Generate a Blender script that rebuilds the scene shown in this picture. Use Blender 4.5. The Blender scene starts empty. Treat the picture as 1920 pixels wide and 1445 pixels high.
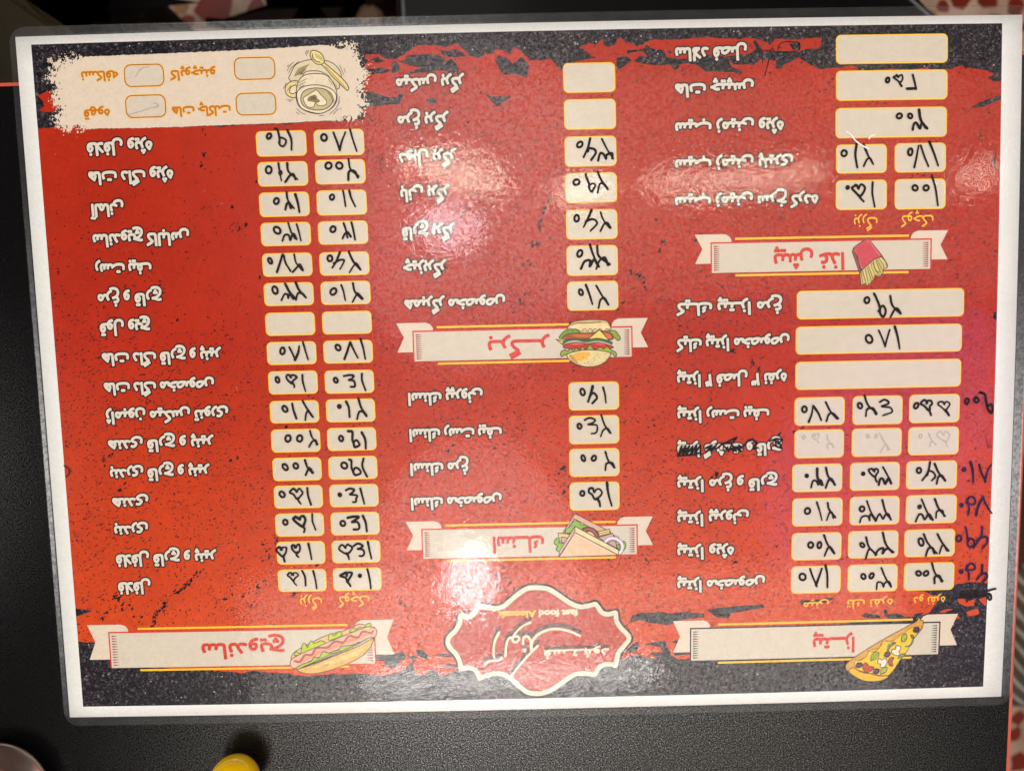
import bpy, math, random
import numpy as np
C = bpy.context
S = C.scene
COL = S.collection
random.seed(7)
RNG = np.random.RandomState(11)

# ------------------------------------------------------------------ camera, world, lamps, exposure
CAM = np.array([-0.00707, 0.02525, 0.33461])
ROT = tuple(math.radians(a) for a in (-4.777, -0.161, -1.2445))
FPX = 1450.0
cam = bpy.data.cameras.new('camera'); cam.sensor_width = 36; cam.lens = FPX / 1920 * 36
cam.clip_start = 0.01; cam.clip_end = 50
cam.dof.use_dof = True; cam.dof.focus_distance = 0.335; cam.dof.aperture_fstop = 9.0
co = bpy.data.objects.new('camera', cam); COL.objects.link(co)
co.location = CAM; co.rotation_euler = ROT; S.camera = co
S.view_settings.view_transform = 'Standard'; S.view_settings.look = 'None'
S.view_settings.exposure = -0.16; S.view_settings.gamma = 1.0
S.cycles.max_bounces = 8; S.cycles.transparent_max_bounces = 12

world = bpy.data.worlds.new('World'); S.world = world; world.use_nodes = True
bg = world.node_tree.nodes['Background']
bg.inputs[0].default_value = (1.0, 0.95, 0.9, 1); bg.inputs[1].default_value = 0.012

def _rot():
    rx, ry, rz = ROT
    def r(a, k):
        c, s = math.cos(a), math.sin(a)
        return np.array({0: [[1,0,0],[0,c,-s],[0,s,c]], 1: [[c,0,s],[0,1,0],[-s,0,c]], 2: [[c,-s,0],[s,c,0],[0,0,1]]}[k])
    return r(rz,2) @ r(ry,1) @ r(rx,0)
RM = _rot()
def at(p, z=0.0):
    """image pixel(s) cast through the camera onto a level plane -> metres, at height z"""
    p = np.atleast_2d(np.asarray(p, float))
    d = np.c_[(p[:,0]-960)/FPX, -(p[:,1]-722.5)/FPX, -np.ones(len(p))] @ RM.T
    t = (z - CAM[2]) / d[:,2]
    return CAM + d * t[:,None]

def lamp(name, x, y, z, sx, sy, L, col, shape='RECTANGLE', aim=None, rz=0):
    l = bpy.data.lights.new(name, 'AREA'); l.shape = shape; l.size = sx; l.size_y = sy
    area = sx*sy*(math.pi/4 if shape in ('DISK','ELLIPSE') else 1)
    l.energy = L*area*math.pi; l.color = col
    o = bpy.data.objects.new(name, l); COL.objects.link(o); o.location = (x, y, z)
    if aim is not None:
        from mathutils import Vector
        o.rotation_euler = (Vector(aim)-Vector((x,y,z))).to_track_quat('-Z','Y').to_euler()
    else:
        o.rotation_euler = (0, 0, rz)
    return o
def glint(px, py, h):
    """where a ceiling lamp at height h hangs if it mirrors at the table point under that image pixel"""
    P = at([(px, py)])[0]
    return P[0] + (P[0]-CAM[0])*h/CAM[2], P[1] + (P[1]-CAM[1])*h/CAM[2], h
WARM = (1.0, 0.97, 0.925); PINK = (1.0, 0.90, 0.93)
# ceiling lamps hung by their glints in the film
x, y, z = glint(882, 1085, 1.7);  lamp('ceiling_bulb', x, y, z, .12, .19, 42, (1, .95, .98), 'ELLIPSE')
x, y, z = glint(960, 1268, 1.7);  lamp('ceiling_strip_lamp', x, y, z, .80, .06, 20, WARM, 'RECTANGLE', rz=.02)
x, y, z = glint(850, 322, 1.7);   lamp('ceiling_spot_lamp', x, y, z, .30, .09, 24, (1, .90, .72), 'ELLIPSE', rz=-.25)
x, y, z = glint(842, 425, 1.7);   lamp('ceiling_spot_lamp', x, y, z, .18, .12, 20, (1, .93, 1.0), 'ELLIPSE')
x, y, z = glint(1090, 360, 1.7);  lamp('ceiling_spot_lamp', x, y, z, .16, .07, 17, (1, .90, .72), 'ELLIPSE', rz=.1)
x, y, z = glint(1375, 338, 1.7);  lamp('ceiling_spot_lamp', x, y, z, .50, .08, 17, (1, .89, .72), 'ELLIPSE', rz=.05)
x, y, z = glint(1835, 328, 1.7);  lamp('ceiling_spot_lamp', x, y, z, .08, .07, 20, (1, .88, .72))
x, y, z = glint(1655, 835, 1.7);  lamp('magenta_neon_lamp', x, y, z, .85, .5, 2.4, (.62, .33, 1.0), 'ELLIPSE', rz=.9)
x, y, z = glint(1200, 760, 1.8);  lamp('added_haze_lamp', x, y, z, 1.75, 2.5, .20, (1.0, .86, .70))  # from here on, soft lamps added for the milky haze on the film
x, y, z = glint(1080, 1330, 1.78); lamp('added_haze_lamp', x, y, z, 1.85, .80, 3.7, (1.0, .93, .82))
x, y, z = glint(1330, 350, 1.78);  lamp('added_haze_lamp', x, y, z, 1.8, .60, 1.3, (1.0, .88, .76))
x, y, z = glint(890, 1120, 1.76);  lamp('added_haze_lamp', x, y, z, .6, .9, 3.4, (1.0, .92, .94), 'ELLIPSE')
x, y, z = glint(880, 380, 1.76);   lamp('added_haze_lamp', x, y, z, .75, .9, 1.9, (1.0, .90, .92), 'ELLIPSE')
# added lamps for the main diffuse light; their mirror images fall outside the sheet
lamp('added_fill_lamp', -2.5, -.5, 1.8, .6, .6, 28, WARM, aim=(0, 0, 0))
lamp('added_fill_lamp', -.75, 2.3, 1.9, .6, .6, 20, WARM, aim=(0, .1, 0))
lamp('added_fill_lamp', 2.5, -.6, 1.8, .6, .5, 28, WARM, aim=(0, 0, 0))

# ------------------------------------------------------------------ materials
MATS = {}
def nodes(name):
    m = bpy.data.materials.new(name); m.use_nodes = True
    nt = m.node_tree; b = nt.nodes['Principled BSDF']
    return m, nt, b
def srgb(r, g, b):
    f = lambda c: (c/255/12.92) if c/255 <= .04045 else ((c/255+.055)/1.055)**2.4
    return (f(r), f(g), f(b), 1)
def tex(nt, kind, scale, **k):
    tc = nt.nodes.get('TC') or nt.nodes.new('ShaderNodeTexCoord'); tc.name = 'TC'
    t = nt.nodes.new(kind); t.inputs['Scale'].default_value = scale
    nt.links.new(tc.outputs['Object'], t.inputs['Vector'])
    for a, v in k.items():
        t.inputs[a].default_value = v
    return t
def ramp(nt, src, stops):
    r = nt.nodes.new('ShaderNodeValToRGB'); nt.links.new(src, r.inputs[0])
    e = r.color_ramp.elements
    while len(e) < len(stops): e.new(.5)
    for i, (p, c) in enumerate(stops):
        e[i].position = p; e[i].color = c if len(c) == 4 else (*c, 1)
    return r
def ink(rgb, var=.10, name=None, gloss=.08):
    """printed ink on paper, slightly uneven"""
    key = ('ink', rgb, var, gloss)
    if key in MATS: return MATS[key]
    m, nt, b = nodes(name or 'printed_ink')
    c = srgb(*rgb)
    n = tex(nt, 'ShaderNodeTexNoise', 260, Detail=6.0, Roughness=.7)
    lo = tuple(v*(1-var) for v in c[:3]); hi = tuple(min(1, v*(1+var)) for v in c[:3])
    r = ramp(nt, n.outputs['Fac'], [(.3, lo), (.7, hi)])
    nt.links.new(r.outputs[0], b.inputs['Base Color'])
    b.inputs['Roughness'].default_value = .55; b.inputs['Specular IOR Level'].default_value = gloss
    MATS[key] = m; return m
def red_mat():
    m, nt, b = nodes('red_print')
    n1 = tex(nt, 'ShaderNodeTexNoise', 14, Detail=4.0, Roughness=.6)
    n2 = tex(nt, 'ShaderNodeTexNoise', 700, Detail=5.0, Roughness=.75)
    n3 = tex(nt, 'ShaderNodeTexNoise', 90, Detail=5.0, Roughness=.7)
    # colour runs from deep red to orange towards the title edge
    tc = nt.nodes['TC']; sep = nt.nodes.new('ShaderNodeSeparateXYZ'); nt.links.new(tc.outputs['Object'], sep.inputs[0])
    mr = nt.nodes.new('ShaderNodeMapRange'); mr.inputs['From Min'].default_value = .02; mr.inputs['From Max'].default_value = -.13
    nt.links.new(sep.outputs['Y'], mr.inputs['Value'])
    a = nt.nodes.new('ShaderNodeMix'); a.data_type = 'RGBA'
    a.inputs[6].default_value = srgb(192, 45, 13); a.inputs[7].default_value = srgb(232, 84, 20)
    nt.links.new(mr.outputs[0], a.inputs[0])
    r1 = ramp(nt, n1.outputs['Fac'], [(.3, (.86, .80, .80)), (.7, (1.0, 1.0, 1.0))])
    r2 = ramp(nt, n2.outputs['Fac'], [(.3, (.80, .78, .78)), (.6, (1, 1, 1))])
    r3 = ramp(nt, n3.outputs['Fac'], [(.35, (.90, .86, .9)), (.6, (1, 1, 1))])
    cur = a.outputs[2]
    for r in (r1, r2, r3):
        x = nt.nodes.new('ShaderNodeMix'); x.data_type = 'RGBA'; x.blend_type = 'MULTIPLY'; x.inputs[0].default_value = 1
        nt.links.new(cur, x.inputs[6]); nt.links.new(r.outputs[0], x.inputs[7]); cur = x.outputs[2]
    nt.links.new(cur, b.inputs['Base Color'])
    b.inputs['Roughness'].default_value = .6; b.inputs['Specular IOR Level'].default_value = .08
    return m
def asphalt_mat():
    m, nt, b = nodes('asphalt_print')
    n = tex(nt, 'ShaderNodeTexNoise', 900, Detail=4.0, Roughness=.6, Distortion=.9)
    r = ramp(nt, n.outputs['Fac'], [(.42, srgb(12, 9, 14)), (.52, srgb(38, 32, 40)), (.60, srgb(76, 70, 77)), (.72, srgb(158, 148, 148))])
    n2 = tex(nt, 'ShaderNodeTexNoise', 40, Detail=4.0)
    r2 = ramp(nt, n2.outputs['Fac'], [(.35, (.55, .55, .62)), (.65, (1, .96, .94))])
    x = nt.nodes.new('ShaderNodeMix'); x.data_type = 'RGBA'; x.blend_type = 'MULTIPLY'; x.inputs[0].default_value = 1
    nt.links.new(r.outputs[0], x.inputs[6]); nt.links.new(r2.outputs[0], x.inputs[7])
    nt.links.new(x.outputs[2], b.inputs['Base Color'])
    b.inputs['Roughness'].default_value = .6; b.inputs['Specular IOR Level'].default_value = .08
    return m
def marker_mat(alpha=1.0, rgb=(20, 15, 18)):
    key = ('mk', alpha, rgb)
    if key in MATS: return MATS[key]
    m, nt, b = nodes('marker_ink')
    n = tex(nt, 'ShaderNodeTexNoise', 500, Detail=5.0, Roughness=.7)
    c = srgb(*rgb); d = srgb(*(min(255, int(v*1.5+22)) for v in rgb))
    r = ramp(nt, n.outputs['Fac'], [(.4, c), (.75, d)])
    nt.links.new(r.outputs[0], b.inputs['Base Color'])
    r2 = ramp(nt, n.outputs['Fac'], [(.30, (alpha*.75,)*3), (.5, (alpha,)*3)])
    nt.links.new(r2.outputs[0], b.inputs['Alpha'])
    b.inputs['Roughness'].default_value = .5; b.inputs['Specular IOR Level'].default_value = .12
    MATS[key] = m; return m
def film_mat(name, milk, rough=.06, bump=.35):
    m = bpy.data.materials.new(name); m.use_nodes = True; nt = m.node_tree; nt.nodes.clear()
    out = nt.nodes.new('ShaderNodeOutputMaterial')
    tr = nt.nodes.new('ShaderNodeBsdfTransparent'); tr.inputs[0].default_value = (.97, .97, .97, 1)
    g1 = nt.nodes.new('ShaderNodeBsdfAnisotropic'); g1.inputs['Roughness'].default_value = rough; g1.distribution = 'BECKMANN'
    g2 = nt.nodes.new('ShaderNodeBsdfAnisotropic'); g2.inputs['Roughness'].default_value = .33; g2.distribution = 'BECKMANN'
    df = nt.nodes.new('ShaderNodeBsdfDiffuse'); df.inputs[0].default_value = (.75, .75, .73, 1)
    # pebbled skin, slow waves and a few long creases
    n1 = tex(nt, 'ShaderNodeTexNoise', 800, Detail=2.0, Roughness=.6)
    n2 = tex(nt, 'ShaderNodeTexNoise', 24, Detail=3.0, Roughness=.55)
    n3 = tex(nt, 'ShaderNodeTexNoise', 380, Detail=3.0, Roughness=.6, Distortion=.3)
    b1 = nt.nodes.new('ShaderNodeBump'); b1.inputs['Strength'].default_value = bump; b1.inputs['Distance'].default_value = .000042
    b2 = nt.nodes.new('ShaderNodeBump'); b2.inputs['Strength'].default_value = .6; b2.inputs['Distance'].default_value = .00028
    b3 = nt.nodes.new('ShaderNodeBump'); b3.inputs['Strength'].default_value = .5; b3.inputs['Distance'].default_value = .00006
    nt.links.new(n1.outputs['Fac'], b1.inputs['Height']); nt.links.new(n2.outputs['Fac'], b2.inputs['Height']); nt.links.new(n3.outputs['Fac'], b3.inputs['Height'])
    nt.links.new(b2.outputs[0], b3.inputs['Normal']); nt.links.new(b3.outputs[0], b1.inputs['Normal'])
    for g in (g1, g2): nt.links.new(b1.outputs[0], g.inputs['Normal'])
    mg = nt.nodes.new('ShaderNodeMixShader'); mg.inputs[0].default_value = .55
    nt.links.new(g1.outputs[0], mg.inputs[1]); nt.links.new(g2.outputs[0], mg.inputs[2])
    fr = nt.nodes.new('ShaderNodeFresnel')
    # the film is a thin sheet: same reflectance from either side
    ge = nt.nodes.new('ShaderNodeNewGeometry'); ir = nt.nodes.new('ShaderNodeMapRange')
    ir.inputs['To Min'].default_value = 1.6; ir.inputs['To Max'].default_value = 1/1.6
    nt.links.new(ge.outputs['Backfacing'], ir.inputs['Value']); nt.links.new(ir.outputs[0], fr.inputs[0])
    m1 = nt.nodes.new('ShaderNodeMixShader')
    cv = ramp(nt, n1.outputs['Fac'], [(.36, (.55,)*3), (.62, (1.3,)*3)]); mu = nt.nodes.new('ShaderNodeMath'); mu.operation = 'MULTIPLY'
    nt.links.new(fr.outputs[0], mu.inputs[0]); nt.links.new(cv.outputs[0], mu.inputs[1]); nt.links.new(mu.outputs[0], m1.inputs[0])
    m0 = nt.nodes.new('ShaderNodeMixShader')
    nz = tex(nt, 'ShaderNodeTexNoise', 60, Detail=6.0, Roughness=.7)
    rz = ramp(nt, nz.outputs['Fac'], [(.3, (milk*.55,)*3), (.7, (milk*1.4,)*3)])
    nt.links.new(rz.outputs[0], m0.inputs[0])
    nt.links.new(tr.outputs[0], m0.inputs[1]); nt.links.new(df.outputs[0], m0.inputs[2])
    nt.links.new(m0.outputs[0], m1.inputs[1]); nt.links.new(mg.outputs[0], m1.inputs[2])
    nt.links.new(m1.outputs[0], out.inputs[0])
    return m
def plain(name, rgb, rough=.5, metal=0, spec=.5, var=.15, scale=40, coat=0):
    m, nt, b = nodes(name); c = srgb(*rgb)
    n = tex(nt, 'ShaderNodeTexNoise', scale, Detail=5.0, Roughness=.65)
    r = ramp(nt, n.outputs['Fac'], [(.3, tuple(v*(1-var) for v in c[:3])), (.7, tuple(min(1, v*(1+var)) for v in c[:3]))])
    nt.links.new(r.outputs[0], b.inputs['Base Color'])
    b.inputs['Roughness'].default_value = rough; b.inputs['Metallic'].default_value = metal
    b.inputs['Specular IOR Level'].default_value = spec; b.inputs['Coat Weight'].default_value = coat
    return m

# ------------------------------------------------------------------ sheet coordinates (1 unit = 0.23 mm), traced image pixels -> sheet -> metres
SW, SH = 1818.0, 1240.0
def homog(src, dst):
    A = []
    for (x, y), (u, v) in zip(src, dst):
        A += [[x, y, 1, 0, 0, 0, -u*x, -u*y, -u], [0, 0, 0, x, y, 1, -v*x, -v*y, -v]]
    return np.linalg.svd(np.array(A, float))[2][-1].reshape(3, 3)
HS = homog([(0,0),(SW,0),(SW,SH),(0,SH)], [(59.7,85),(1877.6,45),(1842,1285.5),(157,1323)])
HI = np.linalg.inv(HS)
def _h(M, p):
    q = np.c_[p, np.ones(len(p))] @ M.T
    return q[:, :2]/q[:, 2:3]
def _bow(s):
    a = s[:,0]/SW; b = s[:,1]/SH
    return np.c_[6*4*b*(1-b)*a, 4*a*(1-a)*(-5*(1-b)+3.5*b)]
def s2p(s):
    return _h(HS, s) + _bow(s)
def p2s(p):
    p = np.atleast_2d(np.asarray(p, float)); s = _h(HI, p)
    for _ in range(4): s = _h(HI, p - _bow(s))
    return s
ZP = .0005                                  # height of the paper's upper face
def s2w(s, z):
    w = at(s2p(s)); w[:,2] = z
    return w
def Zf(ox, oy, sc=3.802):
    """image coordinates on an enlarged crop -> sheet units"""
    return lambda pts: p2s([(ox + x/sc, oy + y/sc) for x, y in pts])
P = lambda pts: p2s(pts)

# ------------------------------------------------------------------ 2-D shape engine: distance fields cut into flat meshes
def cat(pts, closed=False, n=5):
    """smooth curve through points"""
    pts = np.asarray(pts, float)
    if len(pts) < 3: return pts
    Q = np.vstack([pts[-1], pts, pts[0], pts[1]]) if closed else np.vstack([2*pts[0]-pts[1], pts, 2*pts[-1]-pts[-2]])
    out = []
    for i in range(1, len(Q)-2):
        a, b, c, d = Q[i-1], Q[i], Q[i+1], Q[i+2]
        for t in np.linspace(0, 1, n, endpoint=False):
            out.append(.5*(2*b + (c-a)*t + (2*a-5*b+4*c-d)*t*t + (3*b-a-3*c+d)*t**3))
    if not closed: out.append(Q[-2])
    return np.array(out)
class Grid:
    def __init__(s, x0, y0, x1, y1, h):
        s.x0, s.y0, s.h = x0, y0, h
        s.nx = int((x1-x0)/h)+2; s.ny = int((y1-y0)/h)+2
        s.X = x0 + np.arange(s.nx)*h; s.Y = y0 + np.arange(s.ny)*h
def seg_dist(g, segs, rmax):
    """segs (n,4[,+r]) -> min distance (minus radius) clipped at rmax"""
    D = np.full((g.ny, g.nx), rmax, float)
    for s in segs:
        ax, ay, bx, by = s[:4]; r0 = s[4] if len(s) > 4 else 0.0
        R = rmax + r0
        i0 = max(0, int((min(ax,bx)-R-g.x0)/g.h)); i1 = min(g.nx, int((max(ax,bx)+R-g.x0)/g.h)+2)
        j0 = max(0, int((min(ay,by)-R-g.y0)/g.h)); j1 = min(g.ny, int((max(ay,by)+R-g.y0)/g.h)+2)
        if i1 <= i0 or j1 <= j0: continue
        x = g.X[i0:i1][None,:]-ax; y = g.Y[j0:j1][:,None]-ay
        dx, dy = bx-ax, by-ay; L = dx*dx+dy*dy
        t = np.clip((x*dx+y*dy)/L, 0, 1) if L > 1e-12 else 0.0
        d = np.hypot(x-t*dx, y-t*dy)-r0
        sub = D[j0:j1, i0:i1]; np.minimum(sub, d, out=sub)
    return D
def inside(g, segs):
    W = np.zeros((g.ny, g.nx+1), np.int32)
    for s in segs:
        ax, ay, bx, by = s[:4]
        if ay == by: continue
        sg = 1
        if ay > by: ax, ay, bx, by = bx, by, ax, ay; sg = -1
        j0 = max(0, int(math.ceil((ay-g.y0)/g.h))); j1 = min(g.ny-1, int(math.ceil((by-g.y0)/g.h))-1)
        if j1 < j0: continue
        j = np.arange(j0, j1+1); xs = ax + (g.y0+j*g.h-ay)/(by-ay)*(bx-ax)
        i = np.clip(np.ceil((xs-g.x0)/g.h).astype(int), 0, g.nx)
        np.add.at(W, (j, i), sg)
    return np.cumsum(W[:, :g.nx], axis=1) != 0
def loop_segs(pts):
    p = np.asarray(pts, float); q = np.roll(p, -1, axis=0)
    return np.c_[p, q]
def line_segs(pts, r=0.0, r2=None):
    p = np.asarray(pts, float)
    n = len(p)-1
    if n < 1: return np.array([[p[0][0], p[0][1], p[0][0], p[0][1], r]])
    rr = np.linspace(r, r if r2 is None else r2, n)
    return np.c_[p[:-1], p[1:], rr]
def sdf(g, segs, rmax=12):
    D = seg_dist(g, segs, rmax); I = inside(g, segs)
    return np.where(I, -D, D)
_MS = {}
def _ms_table():
    # corners 0(x0,y0) 1(x1,y0) 2(x1,y1) 3(x0,y1); edges 4:01 5:12 6:23 7:30
    for c in range(1, 15):
        ins = [(c >> k) & 1 for k in range(4)]
        poly = []
        for k in range(4):
            if ins[k]: poly.append(k)
            if ins[k] != ins[(k+1) % 4]: poly.append(4+k)
        if c == 5: _MS[c] = [[0, 4, 7], [5, 2, 6]]
        elif c == 10: _MS[c] = [[4, 1, 5], [7, 6, 3]]
        else: _MS[c] = [poly]
_ms_table()
def march(g, F):
    """list of (k-gons array n,k,2) covering F<0"""
    I = F < 0
    code = (I[:-1,:-1]*1 + I[:-1,1:]*2 + I[1:,1:]*4 + I[1:,:-1]*8)
    out = []
    full = code == 15
    pad = np.zeros((full.shape[0], full.shape[1]+2), np.int8); pad[:,1:-1] = full
    d = np.diff(pad, axis=1); js, a = np.nonzero(d == 1); js2, b = np.nonzero(d == -1)
    if len(js):
        # merge equal runs on consecutive rows into taller quads
        x0 = g.x0+a*g.h; x1 = g.x0+b*g.h; y0 = g.y0+js*g.h; y1 = y0+g.h
        # cut long runs at fixed columns so that neighbours share corners on the slightly bowed sheet
        nj, na, nb = [], [], []
        for j_, a_, b_ in zip(js.tolist(), a.tolist(), b.tolist()):
            while a_ < b_:
                e_ = min(b_, (a_//32+1)*32); nj.append(j_); na.append(a_); nb.append(e_); a_ = e_
        js, a, b = np.array(nj), np.array(na), np.array(nb)
        quads = []
        open_ = {}
        last = -1
        for jj, aa, bb in zip(js.tolist(), a.tolist(), b.tolist()):
            if jj != last:
                if last >= 0:
                    keep = {k: v for k, v in open_.items() if v[1] == last and jj == last+1}
                    quads += [(k, v) for k, v in open_.items() if k not in keep]
                    open_ = keep
                last = jj
            v = open_.get((aa, bb))
            if v and v[1] == jj-1 and jj % 32: v[1] = jj
            else:
                if v: quads.append(((aa, bb), v))
                open_[(aa, bb)] = [jj, jj]
        quads += list(open_.items())
        q = np.array([(k[0], k[1], v[0], v[1]+1) for k, v in quads], float)
        X0 = g.x0+q[:,0]*g.h; X1 = g.x0+q[:,1]*g.h; Y0 = g.y0+q[:,2]*g.h; Y1 = g.y0+q[:,3]*g.h
        out.append(np.stack([np.c_[X0,Y0], np.c_[X1,Y0], np.c_[X1,Y1], np.c_[X0,Y1]], axis=1))
    for c, polys in _MS.items():
        j, i = np.nonzero(code == c)
        if not len(j): continue
        f = [F[j,i], F[j,i+1], F[j+1,i+1], F[j+1,i]]
        cx = [g.X[i], g.X[i+1], g.X[i+1], g.X[i]]; cy = [g.Y[j], g.Y[j], g.Y[j+1], g.Y[j+1]]
        def vert(k):
            if k < 4: return np.c_[cx[k], cy[k]]
            a, b = k-4, (k-3) % 4
            t = f[a]/(f[a]-f[b])
            return np.c_[cx[a]+(cx[b]-cx[a])*t, cy[a]+(cy[b]-cy[a])*t]
        for poly in polys:
            out.append(np.stack([vert(k) for k in poly], axis=1))
    return out
class Ink:
    """collects flat coloured layers and links them as ONE mesh object"""
    def __init__(s): s.items = []; s.mats = []
    def mi(s, m):
        if m not in s.mats: s.mats.append(m)
        return s.mats.index(m)
    def add(s, polys, mat, z):
        for p in polys: s.items.append((p, s.mi(mat), z))
    def field(s, g, F, mat, z): s.add(march(g, F), mat, z)
    def build(s, name, parent=None, **props):
        V, LT, MI = [], [], []
        for p, m, z in s.items:
            n, k, _ = p.shape
            V.append(s2w(p.reshape(-1, 2), z)); LT.append(np.full(n, k)); MI.append(np.full(n, m))
        V = np.vstack(V); LT = np.concatenate(LT); MI = np.concatenate(MI)
        me = bpy.data.meshes.new(name)
        me.vertices.add(len(V)); me.vertices.foreach_set('co', V.astype(np.float32).ravel())
        # sheet y runs away from world y: flip winding so faces look up
        LS = np.concatenate([[0], np.cumsum(LT)[:-1]])
        idx = np.arange(len(V)); k = np.repeat(LS, LT); n = np.repeat(LT, LT)
        idx = k + (n-1-(idx-k))
        me.loops.add(len(V)); me.loops.foreach_set('vertex_index', idx.astype(np.int32))
        me.polygons.add(len(LT)); me.polygons.foreach_set('loop_start', LS.astype(np.int32)); me.polygons.foreach_set('loop_total', LT.astype(np.int32))
        me.polygons.foreach_set('material_index', MI.astype(np.int32))
        for m in s.mats: me.materials.append(m)
        me.update(calc_edges=True)
        o = bpy.data.objects.new(name, me); COL.objects.link(o)
        if parent: o.parent = parent
        for a, v in props.items(): o[a] = v
        return o
def bbox(segs, m):
    s = np.asarray(segs); return s[:,[0,2]].min()-m, s[:,[1,3]].min()-m, s[:,[0,2]].max()+m, s[:,[1,3]].max()+m
def stroke_field(segs, h=.5, m=3):
    g = Grid(*bbox(segs, m+max(s[4] for s in segs)), h)
    return g, seg_dist(g, segs, 3.0)
def noise(g, scale, octs=4, seed=0, rough=.55):
    r = np.random.RandomState(seed); out = 0; amp = 1; tot = 0
    for o in range(octs):
        sc = scale/2**o
        xs = (g.X)/sc+1000; ys = (g.Y)/sc+1000
        xi = np.floor(xs).astype(int); yi = np.floor(ys).astype(int); fx = xs-xi; fy = ys-yi
        fx = fx*fx*(3-2*fx); fy = fy*fy*(3-2*fy)
        L = r.uniform(-1, 1, (yi.max()-yi.min()+2, xi.max()-xi.min()+2))
        xi -= xi.min(); yi -= yi.min()
        a = L[np.ix_(yi, xi)]; b = L[np.ix_(yi, xi+1)]; c = L[np.ix_(yi+1, xi)]; d = L[np.ix_(yi+1, xi+1)]
        out = out + amp*((a*(1-fx)+b*fx)*(1-fy)[:,None] + (c*(1-fx)+d*fx)*fy[:,None]); tot += amp; amp *= rough
    return out/tot
def tag(o, label, cat_, group=None):
    o['label'] = label; o['category'] = cat_
    if group: o['group'] = group
    return o

# ------------------------------------------------------------------ Persian lettering
F4 = lambda a: (a, a+1, a+2, a+3)
F2 = lambda a: (a, a+1, None, None)
AR = {'ا': F2(0xFE8D), 'آ': F2(0xFE81), 'ب': F4(0xFE8F), 'پ': F4(0xFB56), 'ت': F4(0xFE95), 'ج': F4(0xFE9D), 'چ': F4(0xFB7A),
      'خ': F4(0xFEA5), 'د': F2(0xFEA9), 'ذ': F2(0xFEAB), 'ر': F2(0xFEAD), 'ز': F2(0xFEAF), 'ژ': F2(0xFB8A), 'س': F4(0xFEB1), 'ش': F4(0xFEB5),
      'ص': F4(0xFEB9), 'غ': F4(0xFECD), 'ف': F4(0xFED1), 'ق': F4(0xFED5), 'ک': F4(0xFB8E), 'ك': F4(0xFED9), 'گ': F4(0xFB92),
      'ل': F4(0xFEDD), 'م': F4(0xFEE1), 'ن': F4(0xFEE5), 'ه': F4(0xFEE9), 'و': F2(0xFEED), 'ی': F4(0xFBFC), 'ـ': (0x640,)*4,
      '\x01': F2(0xFEFB)}
def shape(t):
    t = t.replace('لا', '\x01'); out = []
    for i, ch in enumerate(t):
        if ch not in AR: out.append(ch); continue
        f = AR[ch]
        prev = i > 0 and t[i-1] in AR and AR[t[i-1]][2] is not None
        nxt = i < len(t)-1 and t[i+1] in AR and f[2] is not None
        out.append(chr(f[3 if prev and nxt else 1 if prev else 2 if nxt else 0]))
    return ''.join(reversed(out))
_gc = {}
def glyphs(s, sp=1.0):
    """outline edges of a line of text (font units, y up)"""
    if (s, sp) in _gc: return _gc[(s, sp)]
    c = bpy.data.curves.new('tmp', 'FONT'); c.body = s; c.size = 1; c.resolution_u = 3; c.space_character = sp
    o = bpy.data.objects.new('tmp', c); COL.objects.link(o)
    C.view_layer.update()
    cv = o.to_curve(C.evaluated_depsgraph_get()); segs = []
    for sp_ in cv.splines:
        if sp_.type == 'BEZIER':
            bp_ = list(sp_.bezier_points); pts = []
            for a, b in zip(bp_, bp_[1:]+bp_[:1]):
                p0, p1, p2, p3 = (np.array(v[:2]) for v in (a.co, a.handle_right, b.handle_left, b.co))
                straight = abs(np.cross(p1-p0, p3-p0)) + abs(np.cross(p2-p0, p3-p0)) < 1e-5
                for t in ([0] if straight else (0, .25, .5, .75)):
                    pts.append((1-t)**3*p0 + 3*(1-t)**2*t*p1 + 3*(1-t)*t*t*p2 + t**3*p3)
        else: pts = [np.array(p.co[:2]) for p in sp_.points]
        if len(pts) > 2: segs.append(loop_segs(pts))
    segs = np.vstack(segs)
    o.to_curve_clear()
    bpy.data.objects.remove(o); bpy.data.curves.remove(c)
    _gc[(s, sp)] = segs
    return segs
def place_text(s, x0, x1, base, size, persian=True):
    """x0..x1 sheet extents, base = sheet y of the base line, reading upside down as on the table"""
    G = glyphs(shape(s) if persian else s)
    gx0, gx1 = G[:,[0,2]].min(), G[:,[0,2]].max()
    kx = (x1-x0)/(gx1-gx0)
    out = G.copy()
    for a in (0, 2): out[:,a] = x1-(G[:,a]-gx0)*kx
    for a in (1, 3): out[:,a] = base+G[:,a]*size
    return out
L0 = ZP
def LZ(k): return L0+.000012*k          # ink layers, 12 microns apart
def lettering(name, text, x0, x1, base_px, size, parent, core, coremat, edge=None, edgemat=None, h=.55, z=7, persian=True, **props):
    a = P([(x0, base_px), (x1, base_px - .0215*(x1-x0))])
    b = (a[0,1]+a[1,1])/2
    r = max(core, edge or 0)
    segs = place_text(text, a[0,0]+r, a[1,0]-r, b, size, persian)
    g = Grid(*bbox(segs, r+3), h); D = sdf(g, segs, r+2)
    k = Ink()
    if edge: k.field(g, D-edge, edgemat, LZ(z))
    k.field(g, D-core, coremat, LZ(z+1))
    return k.build(name, parent, **props)

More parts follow.
